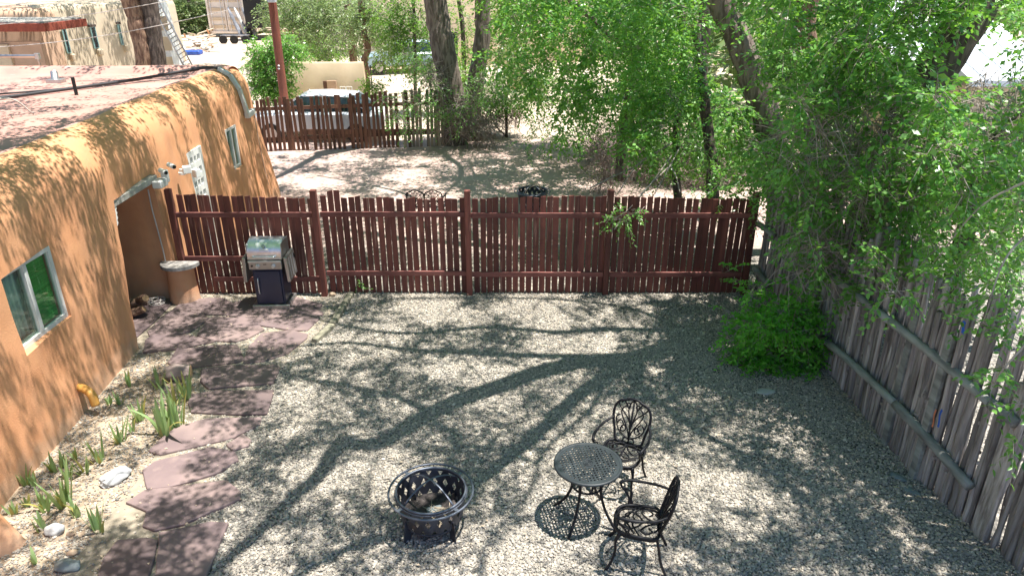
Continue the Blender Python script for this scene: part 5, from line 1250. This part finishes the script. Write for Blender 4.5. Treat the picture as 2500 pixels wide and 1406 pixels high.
# ================================================================== OLD FAR FENCE
ff = thing('old_picket_fence', 'old brown and grey picket fence at the far end of the rear yard', 'fence', (-4.6, 21.9, 0))
FB = Vector(ff.location)
pk2 = [MB().box((0, 0, .5), (w, .02, 1.0), bev=.003).mesh('picket', m) for w, m in ((.10, ST['picket']), (.085, ST['picket']), (.095, ST['picket2']))]
x = -7.7; i = 0
while x < -2.1:
    y = 21.55 + (x + 7.7) * .13; h = interp([(-7.7, 1.55), (-5, 1.62), (-2.1, 1.78)], x) + random.uniform(-.06, .05)
    v = 2 if x > -3.6 and random.random() < min(1, (x + 3.6) * 1.2 + .2) else random.choice((0, 1))
    if random.random() > .03: inst('picket', pk2[v], ff, Vector((x, y + random.uniform(-.01, .01), 0)) - FB, (random.uniform(-.03, .03), random.uniform(-.03, .03), 0), (1, 1, h))
    x += random.uniform(.115, .15) if x < -3.2 else .112; i += 1
for z in (1.25, .35):
    MB().bar(Vector((-7.7, 21.60, z)) - FB, Vector((-2.2, 22.31, z + .08)) - FB, .05, .10).build('rail', ST['picket'], ff)
for x in (-6.78, -4.9, -2.35): MB().box((0, 0, .75), (.10, .10, 1.5)).build('post', ST['picket'], ff, loc=Vector((x, 21.66 + (x + 7.7) * .13, 0)) - FB)
MB().bar(Vector((-6.4, 21.76, .55)) - FB, Vector((-2.4, 22.3, .45)) - FB, .04, .16).build('rail', ST['picket'], ff)

# ================================================================== CARS
def car(loc, rz, paint, label, glass='glassd'):
    t = thing('parked_car', label, 'car', loc, rz)
    # side profile (x along car, z up)
    low = [(-2.15, .35), (-2.2, .62), (-2.12, .88), (-1.2, .98), (1.0, .98), (1.9, .86), (2.15, .68), (2.15, .35)]
    m = MB(); secs = [(-.86, .92), (-.80, 1), (.80, 1), (.86, .92)]
    for y, s in secs: m.v += [(x * (1 if abs(s) == 1 else .985), y, z if abs(y) < .85 else lerp(.62, z, .8)) for x, z in low]
    n = len(low)
    for k in range(3):
        for i in range(n - 1): m.f.append((k * n + i, k * n + i + 1, (k + 1) * n + i + 1, (k + 1) * n + i)); m.m.append(0)
    m.f += [tuple(range(n - 1, -1, -1)), tuple(3 * n + i for i in range(n)), (0, n, 2 * n, 3 * n, 4 * n - 1, 3 * n - 1, 2 * n - 1, n - 1)]; m.m += [0, 0, 0]
    m.build('body', paint, t, sharp=35)
    g = MB(); gl = [(-1.75, .95, .78), (-1.2, 1.42, .62), (.35, 1.45, .62), (1.15, .97, .76)]
    for s in (-1, 1): g.v += [(x, s * w, z) for x, z, w in gl]
    g.f = [(0, 1, 5, 4), (2, 3, 7, 6), (3, 2, 1, 0), (4, 5, 6, 7)]; g.m = [0] * 4
    g.build('window', ST[glass], t)
    r = MB(); rl = [(-1.28, .56, 1.42), (-1.15, .64, 1.45), (-.4, .64, 1.50), (.28, .63, 1.48), (.42, .56, 1.44)]
    for yy, dz_ in ((-1, -.03), (-.7, .01), (0, .03), (.7, .01), (1, -.03)): r.v += [(x, w * yy, z + dz_) for x, w, z in rl]
    for a in range(4):
        for i in range(4): r.f.append((a * 5 + i, a * 5 + i + 1, a * 5 + 6 + i, a * 5 + 5 + i)); r.m.append(0)
    o = r.build('roof', paint, t, smooth=True); sd = o.modifiers.new('s', 'SOLIDIFY'); sd.thickness = .03; sd.offset = -1
    for s in (-1, 1):
        for a, b in (((-1.75, .95, .78), (-1.2, 1.43, .63)), ((1.15, .97, .76), (.38, 1.45, .63)), ((-.35, .97, .79), (-.35, 1.45, .64))):
            MB().bar((a[0], a[1] * 0 + s * a[2], a[1]), (b[0], s * b[2], b[1]), .05, .05).build('pillar', paint, t)
        MB().box((.95, s * .93, 1.0), (.12, .14, .12), bev=.02).build('mirror', paint, t)
        MB().box((-.1, s * .866, .80), (.14, .02, .03)).build('handle', ST['steel2'], t)
        MB().box((2.1, s * .6, .68), (.1, .3, .12), bev=.02).build('headlight', ST['white'], t)
        for x in (-1.35, 1.35):
            w = MB().tube([(x, s * .70, .32), (x, s * .88, .32)], .32, 20).build('wheel', ST['tyre'], t)
            MB().tube([(x, s * .875, .32), (x, s * .888, .32)], .19, 14).build('rim', ST['steel2'], w)
    return t
q = AY(822, 224, 24.0)
car((q.x - .55, 23.6, -.03), R(180), ST['carw'], 'white car parked behind the old picket fence, only its roof clear of the pickets')
c2p = T(985, 175)
c2 = car((c2p.x + .1, c2p.y, gz(0, c2p.y)), R(195), ST['carb'], 'pale blue car half hidden by leaves in front of the beige building')

# ================================================================== WALL, POLE AND SMALL THINGS BEHIND THE FAR FENCE
Yw = 28.0; a = AY(690, 152, Yw); b = AY(886, 150, Yw); zt = a.z; gzw = gz(0, Yw)
gw = MB(); n = 24
for side in (0, 1):
    for i in range(n + 1):
        x = lerp(a.x, b.x, i / n); rd = .05 * noise.noise(Vector((x * 2, 0, 0)))
        for (zz, yy) in ((gzw - .2, 0), (lerp(gzw, zt, .5), .02), (zt - .08, .05), (zt - .02 + rd * .3, .09)):
            gw.v.append((x + .03 * math.sin(zz * 3) * (1 if i in (0, n) else 0), Yw + (yy if side == 0 else .32 - yy), zz))
m4 = 4 * (n + 1)
for s_ in (0, 1):
    for i in range(n):
        for k in range(3):
            f = (s_ * m4 + i * 4 + k, s_ * m4 + i * 4 + 4 + k, s_ * m4 + i * 4 + 5 + k, s_ * m4 + i * 4 + 1 + k); gw.f.append(f if s_ == 0 else f[::-1])
for i in range(n): gw.f.append((i * 4 + 3, i * 4 + 7, m4 + i * 4 + 7, m4 + i * 4 + 3))
gw.f += [(0, 1, 2, 3, m4 + 3, m4 + 2, m4 + 1, m4), tuple(reversed((n * 4, n * 4 + 1, n * 4 + 2, n * 4 + 3, m4 + n * 4 + 3, m4 + n * 4 + 2, m4 + n * 4 + 1, m4 + n * 4)))]
gw.m = [0] * len(gw.f); tag(gw.build('garden_wall', ST['cream'], sharp=50), 'low cream stucco garden wall behind the white car', 'wall')
p = AY(808, 210, 27.6)
tag(MB().box((0, 0, 0), (.36, .04, .42), bev=.01).build('board', ST['tan'], loc=(p.x, 27.75, gzw + .9)), 'pinkish mottled board leaning on the cream wall', 'board')
tag(MB().box((0, 0, 0), (.14, .05, .48), bev=.01).build('board', ST['picket'], loc=(p.x - .26, 27.78, gzw + .85)), 'narrow brown board beside the pinkish board', 'board')
for k, (dx, lb) in enumerate(((.42, 'small white garden chair right of the pinkish board'), (.66, 'second small white garden chair, furthest right on the cream wall'))):
    t = thing('small_chair', lb, 'chair', (p.x + dx, 27.5, gzw), 0, 'small white chairs by the cream wall')
    MB().box((0, 0, .45), (.2, .3, .03)).build('seat', ST['white'], t); MB().tube([(-.1, .15, .45), (-.1, .17, .9), (.1, .17, .9), (.1, .15, .45)], .015, 6).tube([(0, .15, .45), (0, .17, .9)], .012, 5).build('backrest', ST['white'], t)
    for sx in (-1, 1):
        for sy in (-1, 1): MB().box((sx * .09, sy * .13, .22), (.02, .02, .44)).build('leg', ST['white'], t)
pt = AY(664, 0, 24.8); pb = AY(693, 235, 24.8)
up_ = thing('utility_pole', 'red brown wooden utility pole with a grey box behind the old fence', 'utility pole', (pb.x + .10, 24.8, 0))
MB().tube([(.05, 0, -.2), (pb.x - up_.location.x, 0, pb.z), (pt.x - up_.location.x, 0, pt.z), (pt.x - up_.location.x - .2, 0, 7.5)], [.15, .145, .135, .11], 12).build('pole', ST['pole'], up_, smooth=True)
bx = AY(664, 2, 24.6); MB().box(Vector((bx.x, 24.6, bx.z + .05)) - up_.location, (.26, .16, .22), bev=.02).build('meter_box', ST['box'], up_)
for py in (163, 170): q = AY(680, py, 24.6); MB().lathe([(0, 0), (.035, 0), (.035, .03), (0, .05)], 8, Vector((q.x, 24.63, q.z)) - up_.location).build('insulator', ST['white'], up_)
for (h0, h1, lb) in (((-20, 40), (700, -60), 'upper overhead wire crossing above the flat roof'), ((-20, 95), (560, 25), 'lower overhead wire crossing above the flat roof')):
    A, B = AY(h0[0], h0[1], 25.5), AY(h1[0], h1[1], 25.5)
    A = A + (A - B) * .4
    pts = [A.lerp(B, t) - Vector((0, 0, .35 * math.sin(math.pi * t))) for t in [i / 20 for i in range(21)]]
    tag(MB().tube(pts, .012, 5).build('overhead_wire', ST['cablew']), lb, 'wire')
# stump fence behind the wall
sf = thing('log_palisade', 'grey upright log palisade end behind the cream wall', 'fence', tuple(T(755, 145)))
for i in range(9):
    o = inst('stake', lm[i % 8], sf, (-.75 + i * .19, .05 * (i % 2), 0), (0, random.uniform(-.05, .05), i), (2.2, 2.2, 1.5 + .1 * (i % 3) - .05 * abs(i - 4)))

# ================================================================== NEIGHBOURS' HOUSES, LEFT REAR
def slab_house(name, label, pts, z0, z1, m, rnd_=.12):
    """stucco block from a footprint, softened top edge"""
    c = Vector((sum(p[0] for p in pts) / len(pts), sum(p[1] for p in pts) / len(pts), 0)); t = thing(name, label, 'house', c)
    bm = bmesh.new(); A = sum(pts[i][0] * pts[(i + 1) % len(pts)][1] - pts[(i + 1) % len(pts)][0] * pts[i][1] for i in range(len(pts)))
    if A < 0: pts = pts[::-1]
    ring_ = []
    for k, (z, off) in enumerate(((z0, 0), (z1 - .3, .08), (z1 - .1, .13), (z1, .3))):
        ring_.append([bm.verts.new((p[0] - c.x - (p[0] - c.x) / max(1, abs(p[0] - c.x)) * off, p[1] - c.y - (p[1] - c.y) / max(1, abs(p[1] - c.y)) * off, z)) for p in pts])
    n = len(pts)
    for k in range(3):
        for i in range(n): bm.faces.new((ring_[k][i], ring_[k][(i + 1) % n], ring_[k + 1][(i + 1) % n], ring_[k + 1][i]))
    bm.faces.new(ring_[3]); me_ = bpy.data.meshes.new('wall'); bm.to_mesh(me_); bm.free(); me_.materials.append(m)
    me_.polygons.foreach_set('use_smooth', [True] * len(me_.polygons)); me_.set_sharp_from_angle(angle=R(50))
    return t, link(bpy.data.objects.new('wall', me_), t)
A1, A2 = AY(85, 18, 33), AY(430, 0, 41)
Gz = .2
n1, wall1 = slab_house('adobe_house', 'tan adobe house with three aqua paned windows beyond the flat roof', [(A1.x, A1.y), (A2.x, A2.y), (A2.x - 5, A2.y + 6), (A1.x - 6, A1.y + 6)], Gz - .4, (A1.z + A2.z) / 2 + .05, ST['cream2'])
wd = (Vector((A2.x, A2.y, 0)) - Vector((A1.x, A1.y, 0))).normalized(); wnm = Vector((wd.y, -wd.x, 0))
def on_wall(px, py, P0, D_):
    d = _d(px, py); # intersect ray with vertical plane through P0 with dir D_
    nn = Vector((D_.y, -D_.x, 0)); t = (P0 - CO).dot(nn) / d.dot(nn); return CO + d * t
P0 = Vector((A1.x, A1.y, 0)) + wnm * .02
for (tl, br) in (((150, 72), (174, 130)), ((219, 67), (243, 118)), ((286, 60), (302, 110))):
    a = on_wall(*tl, P0, wd); b = on_wall(*br, P0, wd); w = (b - a).dot(wd); z1_, z0_ = a.z, b.z; c = (a + b) / 2 - n1.location
    ang = math.atan2(wd.y, wd.x); M_ = Matrix.Rotation(ang, 4, 'Z')
    def wb(cx_, cz_, dx, dy, dz_, off=.0): return (c + wd * cx_ + wnm * off + Vector((0, 0, cz_)), (dx, dy, dz_))
    m = MB()
    for s in (-1, 1): cc_, d_ = wb(s * (w / 2 - .03), 0, .06, .05, z1_ - z0_); m.box(cc_, d_, M=M_)
    for cz in (-(z1_ - z0_) / 2 + .04, (z1_ - z0_) / 2 - .04): cc_, d_ = wb(0, cz, w, .045, .06); m.box(cc_, d_, M=M_)
    cc_, d_ = wb(0, -.25 * (z1_ - z0_), .04, .04, .5 * (z1_ - z0_)); m.box(cc_, d_, M=M_)
    for f in (-.28, 0.0): cc_, d_ = wb(0, f * (z1_ - z0_), w - .1, .035, .04); m.box(cc_, d_, M=M_)
    wo_ = m.build('window', ST['aqua'], n1)
    cc_, d_ = wb(0, 0, w - .05, .02, z1_ - z0_ - .05, .015); MB().box(cc_, d_, M=M_).build('pane', ST['glassd'], wo_)
    cc_, d_ = wb(0, (z1_ - z0_) / 2 + .05, w + .1, .08, .10, .0); MB().box(cc_, d_, M=M_).build('lintel', ST['bark3'], wo_)
    cc_, d_ = wb(.1, -(z1_ - z0_) / 2 - .18, w * .9, .25, .3, .04); MB().box(cc_, d_, M=M_, bev=.1).build('sill', ST['cream2'], wo_)
# salmon wing and porch at the far left
B0, B1_ = AY(-60, 22, 32.5), AY(84, 18, 32.5)
n2, _w = slab_house('adobe_wing', 'salmon stucco wing with brick red porch fascia at the top left', [(B0.x - 4, 32.6), (B1_.x, 32.6), (B1_.x, 38), (B0.x - 4, 38)], -.2, B0.z, ST['tan'])
F0, F1_ = AY(-60, 70, 29.5), AY(108, 58, 29.5); F2 = AY(108, 78, 29.5)
fz, fh = F1_.z, F1_.z - F2.z
MB().box(Vector(((F0.x - 2 + F1_.x) / 2, 29.5, fz - fh / 2)) - n2.location, (F1_.x - F0.x + 2, .14, fh), bev=.01).build('fascia', ST['fascia'], n2)
MB().box(Vector((F1_.x - .05, 31, fz - fh / 2)) - n2.location, (.14, 2.9, fh), bev=.01).build('fascia', ST['fascia'], n2)
MB().box(Vector(((F0.x - 2 + F1_.x) / 2 - .1, 31.08, fz + .02)) - n2.location, (F1_.x - F0.x + 1.8, 3.0, .06)).build('roof', ST['gravroof'], n2)
W0 = AY(0, 100, 30.2); W1_ = AY(98, 100, 30.2)
MB().box(Vector(((W0.x - 3 + W1_.x) / 2, 30.3, 1.1)) - n2.location, (W1_.x - W0.x + 3, .25, 2.6)).build('porch_wall', ST['tan'], n2)
MB().box(Vector((AY(10, 120, 30.1).x - .3, 30.12, 1.1)) - n2.location, (1.0, .12, 2.4)).build('panel', ST['cream'], n2, )
# unfinished white wall with a ladder
uw0, uw1 = AY(392, 60, 31.5), AY(412, 60, 31.5)
uw = MB(); x0, x1_ = AY(385, 140, 31.5).x, AY(425, 140, 31.5).x; xt0, xt1 = AY(372, 0, 31.5).x, AY(400, 30, 31.5).x
uw.add([(x0, 31.5, .0), (x1_ + .1, 31.5, .0), (x1_ + .1, 32.6, .0), (x0, 32.6, .0), (x0 - .05, 31.55, 4.6), (x1_ - .45, 31.55, 4.6), (x1_ - .45, 32.5, 4.6), (x0 - .05, 32.5, 4.6)],
       [(3, 2, 1, 0), (4, 5, 6, 7), (0, 1, 5, 4), (1, 2, 6, 5), (2, 3, 7, 6), (3, 0, 4, 7)])
uwt = thing('chimney_stack', 'tall white and tan unfinished plaster chimney beside the brown trunks', 'chimney', (x0, 31.5, 0)); uw.v = [tuple(Vector(v) - uwt.location) for v in uw.v]
uw.build('wall', ST['white'], uwt)
for k, (z, w, s_) in enumerate(((.6, .35, .2), (1.4, .45, .15), (2.2, .5, .2), (3.0, .3, .3))): MB().box((.22 + s_, -.012 + .016 * z / 1.5, z), (w, .03, .55), bev=.01).build('patch', ST['cream'], uwt)
L0, L1 = AY(448, 140, 30.6), AY(374, 0, 30.9)
ld = thing('ladder', 'long metal ladder leaning against the white plaster chimney', 'ladder', (L0.x, 30.6, L0.z)); dv = Vector((L1.x, 30.9, L1.z)) - ld.location
sdv = Vector((.30, 0, .16))
for s_ in (-.5, .5): MB().bar(sdv * s_ - dv * .25, dv * 1.02 + sdv * s_, .035, .06).build('rail', ST['steel2'], ld)
for k in range(-3, 15): MB().bar(dv * (k / 14.5) - sdv * .5, dv * (k / 14.5) + sdv * .5, .03, .03).build('rung', ST['steel2'], ld)

# ================================================================== CONTAINER YARD
cpos = T(585, 96); cy_ = 52.0
cL, cR = AY(545, 92, cy_), AY(600, 100, cy_); gc = gz(0, cy_)
ct = thing('shipping_container', 'faded cream shipping container with closed double doors', 'container', (AY(560, 90, cy_).x, cy_, gc + .25), R(-6))
W2_, H2_, L2_ = 2.5, 2.7, 6.0
MB().box((0, L2_ / 2, H2_ / 2), (W2_, L2_ - .2, H2_)).build('body', ST['cont'], ct)
for s in (-1, 1):
    d = MB().box((s * .62, -.02 + .05, H2_ / 2), (1.18, .08, H2_ - .25), bev=.01).build('door', ST['cont'], ct)
    for z in (.45, .95, 1.55, 2.15): MB().box((s * .62, -.03, z), (.95, .04, .22), bev=.01).build('panel', ST['cream'], d)
    for dx in (.18, .9): MB().tube([(s * (.1 + dx), -.07, .15), (s * (.1 + dx), -.07, H2_ - .15)], .02, 6).build('lock_rod', ST['white'], d)
    for z in (.08, H2_ - .08): MB().box((0, -.03, z), (W2_ + .06, .16, .14)).build('frame', ST['cont'], ct) if s > 0 else None
    MB().box((s * 1.22, -.03, H2_ / 2), (.12, .16, H2_)).build('frame', ST['cont'], ct)
for k in range(14): MB().box((W2_ / 2 + .02, .4 + k * .4, H2_ / 2), (.05, .16, H2_ - .3)).build('rib', ST['cont'], ct)
bt = AY(642, 58, 50); tr_ = thing('box_trailer', 'black enclosed box trailer under the trees right of the container', 'trailer', (bt.x, 50, gz(0, 50)), R(8))
MB().box((0, 1.8, 1.75), (2.2, 3.6, 1.9), bev=.04).build('body', ST['blackp'], tr_); MB().box((0, -.01 + .0, 2.72), (2.3, .12, .06)).build('roof_edge', ST['white'], tr_)
for s in (-1, 1):
    w = MB().tube([(s * .95, .6, .38), (s * 1.15, .6, .38)], .38, 16).build('wheel', ST['tyre'], tr_); MB().tube([(s * 1.15, .6, .38), (s * 1.17, .6, .38)], .2, 10).build('rim', ST['steel2'], w)
for i, (px, py, dx, lb, m) in enumerate(((575, 75, .5, 'pale grey sheet leaning on the container side, nearest', 'greytarp'), (588, 75, .5, 'white edged roll leaning in the middle of the sheets', 'offw'), (600, 75, .6, 'dark grey sheet leaning outermost by the container', 'greytarp'))):
    p = AY(px, 95, 50.5); o = MB().tube(spline([(0, 0, 0), (-.35, .05, .9), (-.75, .1, 1.9)], 5), [.2, .24, .26, .25, .22, .2, .18, .2, .18, .15, .1], 8, nz=.3, flat=.5).build('leaning_sheet', ST[m], loc=(p.x + dx, 50.5 + .2 * i, gz(0, 50.5) + .1)); tag(o, lb, 'sheet')
kt = T(573, 108); crt = thing('garden_cart', 'low cart frame with three dark wheels in front of the leaning sheets', 'cart', (kt.x, kt.y, gz(0, kt.y)))
MB().tube([(-.85, 0, .5), (.85, 0, .5), (.85, .5, .5), (-.85, .5, .5)], .03, 6, closed=True).build('frame', ST['steel2'], crt)
for x in (-.7, 0, .75): MB().tube([(x, -.05, .25), (x, .08, .25)], .26, 14).build('wheel', ST['tyre'], crt)
mound = T(690, 120); mm = MB(); N_ = 20
for j in range(9):
    for i in range(N_):
        a = 2 * math.pi * i / N_; r = 2.0 * (1 - j / 8.0) ** .9 + .01; mm.v.append((r * math.cos(a) * (1 + .15 * noise.noise(Vector((i, j, 0)))), r * math.sin(a), 1.15 * (j / 8) ** .9 + .08 * noise.noise(Vector((i * .8, j, 2)))))
for j in range(8):
    for i in range(N_): mm.f.append((j * N_ + i, j * N_ + (i + 1) % N_, (j + 1) * N_ + (i + 1) % N_, (j + 1) * N_ + i)); mm.m.append(0)
mo = mm.build('dirt_mound', ST['rockt'], smooth=True, loc=(AY(690, 120, 40).x, 40, gz(0, 40) - .05)); tag(mo, 'heap of tan dirt behind the green shrub by the pole', 'dirt heap', kind='stuff')
p = AY(700, 76, 41)
for k in range(6):
    o = MB().box((0, 0, 0), (random.uniform(1.2, 2.0), .3, .05), bev=.005).build('plank', ST['debris1'], loc=(p.x + random.uniform(-.2, .5), 41 + random.uniform(-.3, .3), p.z - .15 + .055 * k)); o.rotation_euler = (0, random.uniform(-.05, .05), random.uniform(-.3, .3)); tag(o, 'pale planks stacked on top of the dirt heap', 'plank', 'planks on the dirt heap')
for k in range(40):
    px, py = random.uniform(425, 520), random.uniform(92, 132); q = T(px, py); L = random.uniform(.5, 1.8)
    m = ST['debris2'] if (k % 4 == 0 and py < 112) else ST['debris1'] if k % 3 else ST['white']
    o = MB().box((0, 0, 0), (L, random.uniform(.12, .5) if k % 3 == 0 else .12, .05), bev=.004).build('scrap_board', m, loc=(q.x, q.y, q.z + random.uniform(.05, .45))); o.rotation_euler = (random.uniform(-.3, .3), random.uniform(-.35, .35), random.uniform(0, 3.1))
    kd = {'orange_board': 'orange brown', 'pale_lumber': 'pale bare wood', 'white_paint': 'white painted'}[m.name]; zn = 'at the back of the heap by the trees' if py < 106 else 'in the middle of the heap' if py < 120 else 'at the front of the heap near the blue tarp'
    tag(o, '%s scrap board %s' % (kd, zn), 'board', '%s scrap boards %s' % (kd, zn))
q = T(465, 134); tag(MB().box((0, 0, 0), (1.3, .6, .25), bev=.08).build('blue_tarp', ST['tarp'], loc=(q.x, q.y, q.z + .12)), 'crumpled bright blue tarp at the front of the scrap heap', 'tarp')

# beige building behind the trunks, right neighbours
b0, b1 = AY(895, 60, 38), AY(1230, 60, 41)
n3, _w = slab_house('stucco_building', 'long beige stucco building behind the blue car and trunks', [(b0.x, b0.y), (b1.x + 6, b1.y), (b1.x + 6, b1.y + 8), (b0.x, b0.y + 8)], -.3, 3.9, ST['cream'])
MB().box(Vector((b0.x + 4, b0.y + .3, 1.5)) - n3.location, (1.0, .1, 1.3)).build('window', ST['glassd'], n3)
rn = [((1245, 200), (1300, 100), 27, 'pale stucco pillar seen through the elms'), ]
q = T(1262, 215); tag(MB().box((0, 0, 1.1), (.9, .8, 2.2), bev=.12).build('gate_pier', ST['cream'], loc=(q.x, q.y, gz(0, q.y))), 'pale stucco gate pier showing through the gap in the elms', 'gate pier')
def white_roof(poly, Y, zt, label, depth=2.2, hz=2.2):
    """house with sloping white roof: front eave from px a to px b"""
    a, b = AY(*poly[0], Y), AY(*poly[1], Y); c = (a + b) / 2
    t = thing('white_roofed_house', label, 'house', (c.x, c.y, 0)); w = abs(b.x - a.x)
    x0, x1 = min(a.x, b.x) - c.x, max(a.x, b.x) - c.x; z = min(a.z, b.z)
    MB().box(((x0 + x1) / 2, depth / 2 + .15, z / 2 - .1), (w - .3, depth - .2, z + .1)).build('wall', ST['cream'], t)
    r = MB(); r.add([(x0, 0, z), (x1, 0, z), (x1, depth, z + zt), (x0, depth, z + zt), (x0, 0, z + .12), (x1, 0, z + .12), (x1, depth, z + zt + .12), (x0, depth, z + zt + .12)],
          [(3, 2, 1, 0), (4, 5, 6, 7), (0, 1, 5, 4), (1, 2, 6, 5), (2, 3, 7, 6), (3, 0, 4, 7)]); r.build('roof', ST['metalroof'], t)
    for k in range(int(w / .6)): MB().bar((x0 + .3 + k * .6, 0, z + .13), (x0 + .3 + k * .6, depth, z + zt + .13), .04, .04).build('seam', ST['metalroof'], t)
white_roof(((2370, 212), (2620, 212)), 15, 1.5, 'white roofed beige house at the right edge seen through leaves', 5)
white_roof(((2200, 172), (2325, 172)), 20.5, 1.2, 'smaller white roofed beige shed in the gap left of the bigger white roof', 4)
q = T(2150, 285); tag(MB().box((0, 0, .25), (2.0, 1.2, .5), bev=.05).build('white_patch_block', ST['white'], loc=(T(2140, 310).x, T(2140, 310).y, 0)), 'white block standing in for a pale patch behind the pole fence among the leaves', 'block')  # added white block in place of a bright ground or roof patch

# ================================================================== BACKGROUND TREES AND SHRUBS
bgk = [
 # label, trunk px, Y, rows(px,py,r,n), leaf material, leaf size
 ('pale olive tree with knobbly pollarded trunk left of the cream wall end', [(862, 150, 33), (858, 100, 33), (850, 60, 33)], [(x, y, .95, 42) for x, y in ((700, 30), (740, 0), (790, 20), (840, 10), (760, 60), (820, 55), (720, 80), (880, 45), (900, 90), (680, 0), (790, 95))], 'leafC', .10, 33, .18),
 ('second knobbly pollarded tree nearer the cream wall end', [(895, 225, 30), (893, 180, 30), (890, 150, 30), (897, 120, 30), (888, 80, 30), (885, 40, 30)], [(x, y, .8, 36) for x, y in ((890, 20), (930, 10), (860, 80), (910, 60), (950, 80), (940, 120), (870, 30))], 'leafC', .09, 30, .16),
 ('yellow green young elm left of the huge furrowed trunk', [(1010, 200, 27), (1012, 100, 27), (1010, 20, 27)], [(x, y, .6, 34) for x, y in ((960, 60), (1000, 30), (1010, 80), (970, 100), (1010, 130), (1030, 60), (940, 30), (985, -10), (1030, 160), (960, 140), (1090, 150), (1110, 190))], 'leafB', .085, 27, .07),
 ('airy elm between the two furrowed trunks', [(1133, 200, 29), (1130, 80, 29), (1120, 0, 29)], [(x, y, .7, 34) for x, y in ((1120, 40), (1135, 90), (1125, 140), (1140, 190), (1215, 60), (1230, 20), (1215, 110), (1225, 160), (1150, 230))], 'leafB', .085, 29, .10),
 ('blue green tree behind the scrap heap left of the container', [(470, 90, 55), (465, 40, 55), (460, 0, 55)], [(x, y, 1.4, 75) for x, y in ((430, 10), (460, 30), (440, 60), (470, 62), (485, 15), (470, 0), (420, 40))], 'leafC', .15, 55, .15),
 ('dark green tree between the container and the black trailer', [(612, 70, 56), (610, 20, 56), (605, 0, 56)], [(x, y, 1.6, 75) for x, y in ((600, 5), (625, 20), (560, -5), (640, 0), (610, 45), (520, -5), (655, 30))], 'leafC', .15, 56, .15),
 ('tall tree filling the gap right of the black trailer', [(730, 100, 44), (735, 30, 44)], [(x, y, 1.5, 75) for x, y in ((700, 20), (740, 40), (790, 30), (720, 75), (770, 80), (690, 50), (830, 70), (860, 20))], 'leafC', .13, 44, .2)]
def bgtree(lb, tp, rows, mk, sz, Y, tr, cat='tree', nm='tree', tw=.012, step_scale=1):
    p0 = AY(*tp[0]); t = thing(nm, lb, cat, (p0.x, p0.y, gz(p0.x, p0.y)))
    pts = [Vector(t.location)] + [AY(*q) for q in tp[1:]]; pts.append(pts[-1] + Vector((0, 0, .8)))
    limb(t, pts, tr, tr * .7, ST['bark2'] if 'knobbly' in lb else ST['bark3'], 'trunk' if cat == 'tree' else 'stem', 10, 6, .35 if 'knobbly' in lb else .15)
    vis(t, [(x, y, Y, r, n) for x, y, r, n in rows], ST[mk], mult=2.4, L=(sz * 3.5, sz * 6), per=9, ll=sz * 1.25, lw=sz * .68, tw=tw, flat=.5, twfrac=.25)
for b in bgk: bgtree(*b)
# shrub round the pole
rows = [(x, y, .45, 48) for x, y in ((640, 120), (690, 110), (660, 150), (700, 150), (640, 170), (680, 190), (655, 205), (690, 225), (640, 215), (710, 120), (632, 140), (668, 225))]
bgtree('dense bright green shrub around the foot of the utility pole', [(665, 235, 26.5), (665, 200, 26.5)], rows, 'leafA', .08, 26.5, .05, 'shrub', 'shrub', .008)
rows = [(x, y, .7, 30) for x, y in ((740, 120), (770, 130), (720, 100), (800, 120), (830, 125), (780, 105))]
bgtree('yellow green scrub above the cream wall', [(775, 150, 36), (775, 120, 36)], rows, 'leafB', .09, 36, .05, 'shrub', 'shrub', .01)
rows = [(x, y, .3, 20) for x, y in ((905, 200), (915, 220), (900, 235))]
bgtree('small lime green shrub at the right end of the cream wall', [(908, 240, 27), (908, 215, 27)], rows, 'leafB', .08, 27, .03, 'shrub', 'shrub', .006)
rows = [(1310, 205, .45, 30), (1330, 190, .4, 24)]
bgtree('small lime green shrub in the gap between the elms', [(1315, 235, 30), (1315, 210, 30)], rows, 'leafB', .09, 30, .03, 'shrub', 'shrub', .006)
# small weeds
wp = G(880, 712)
wt = thing('weed', 'small leafy weed growing at the foot of the maroon fence', 'weed', (wp.x, wp.y - .03, 0)); limb(wt, [wp, wp + Vector((-.03, 0, .2)), wp + Vector((-.05, -.02, .35))], .004, .002, ST['twigr'], 'stem', 5, 3)
vis(wt, [(877, 690, wp.y - .05, .07, 5), (895, 700, wp.y - .05, .05, 3), (872, 680, wp.y - .05, .04, 2)], ST['leafA'], L=(.06, .14), per=6, ll=.05, lw=.028, tw=.002)
# wooded backdrop: distant trees as one mass
g = np.random.default_rng(5); cl = []
for i in range(230):
    x = g.uniform(-75, 70); y = g.uniform(62, 90) if x < 5 else g.uniform(44, 80); r = g.uniform(1.8, 3.4); cl.append(((x, y, gz(x, y) + g.uniform(.5, 7.5)), (r, r, r * .8), 55))
for i in range(60): x = g.uniform(7, 40); y = g.uniform(24, 44); r = g.uniform(1.3, 2.2); cl.append(((x, y, g.uniform(.5, 6)), (r, r, r * .8), 60))
for i in range(40): x = g.uniform(-64, -30); y = g.uniform(54, 64); r = g.uniform(1.8, 3); cl.append(((x, y, g.uniform(1, 7)), (r, r, r * .8), 55))
S, D = clump_sprays(cl); wdl = thing('woodland', 'mass of distant cottonwoods and elms behind the houses', 'trees', (0, 60, 0)); wdl['kind'] = 'stuff'
crown(wdl, S, D, ST['leafC'], (.8, 1.5), 8, .50, .30, False, 0)
print('leaf tris', TRIS[0])
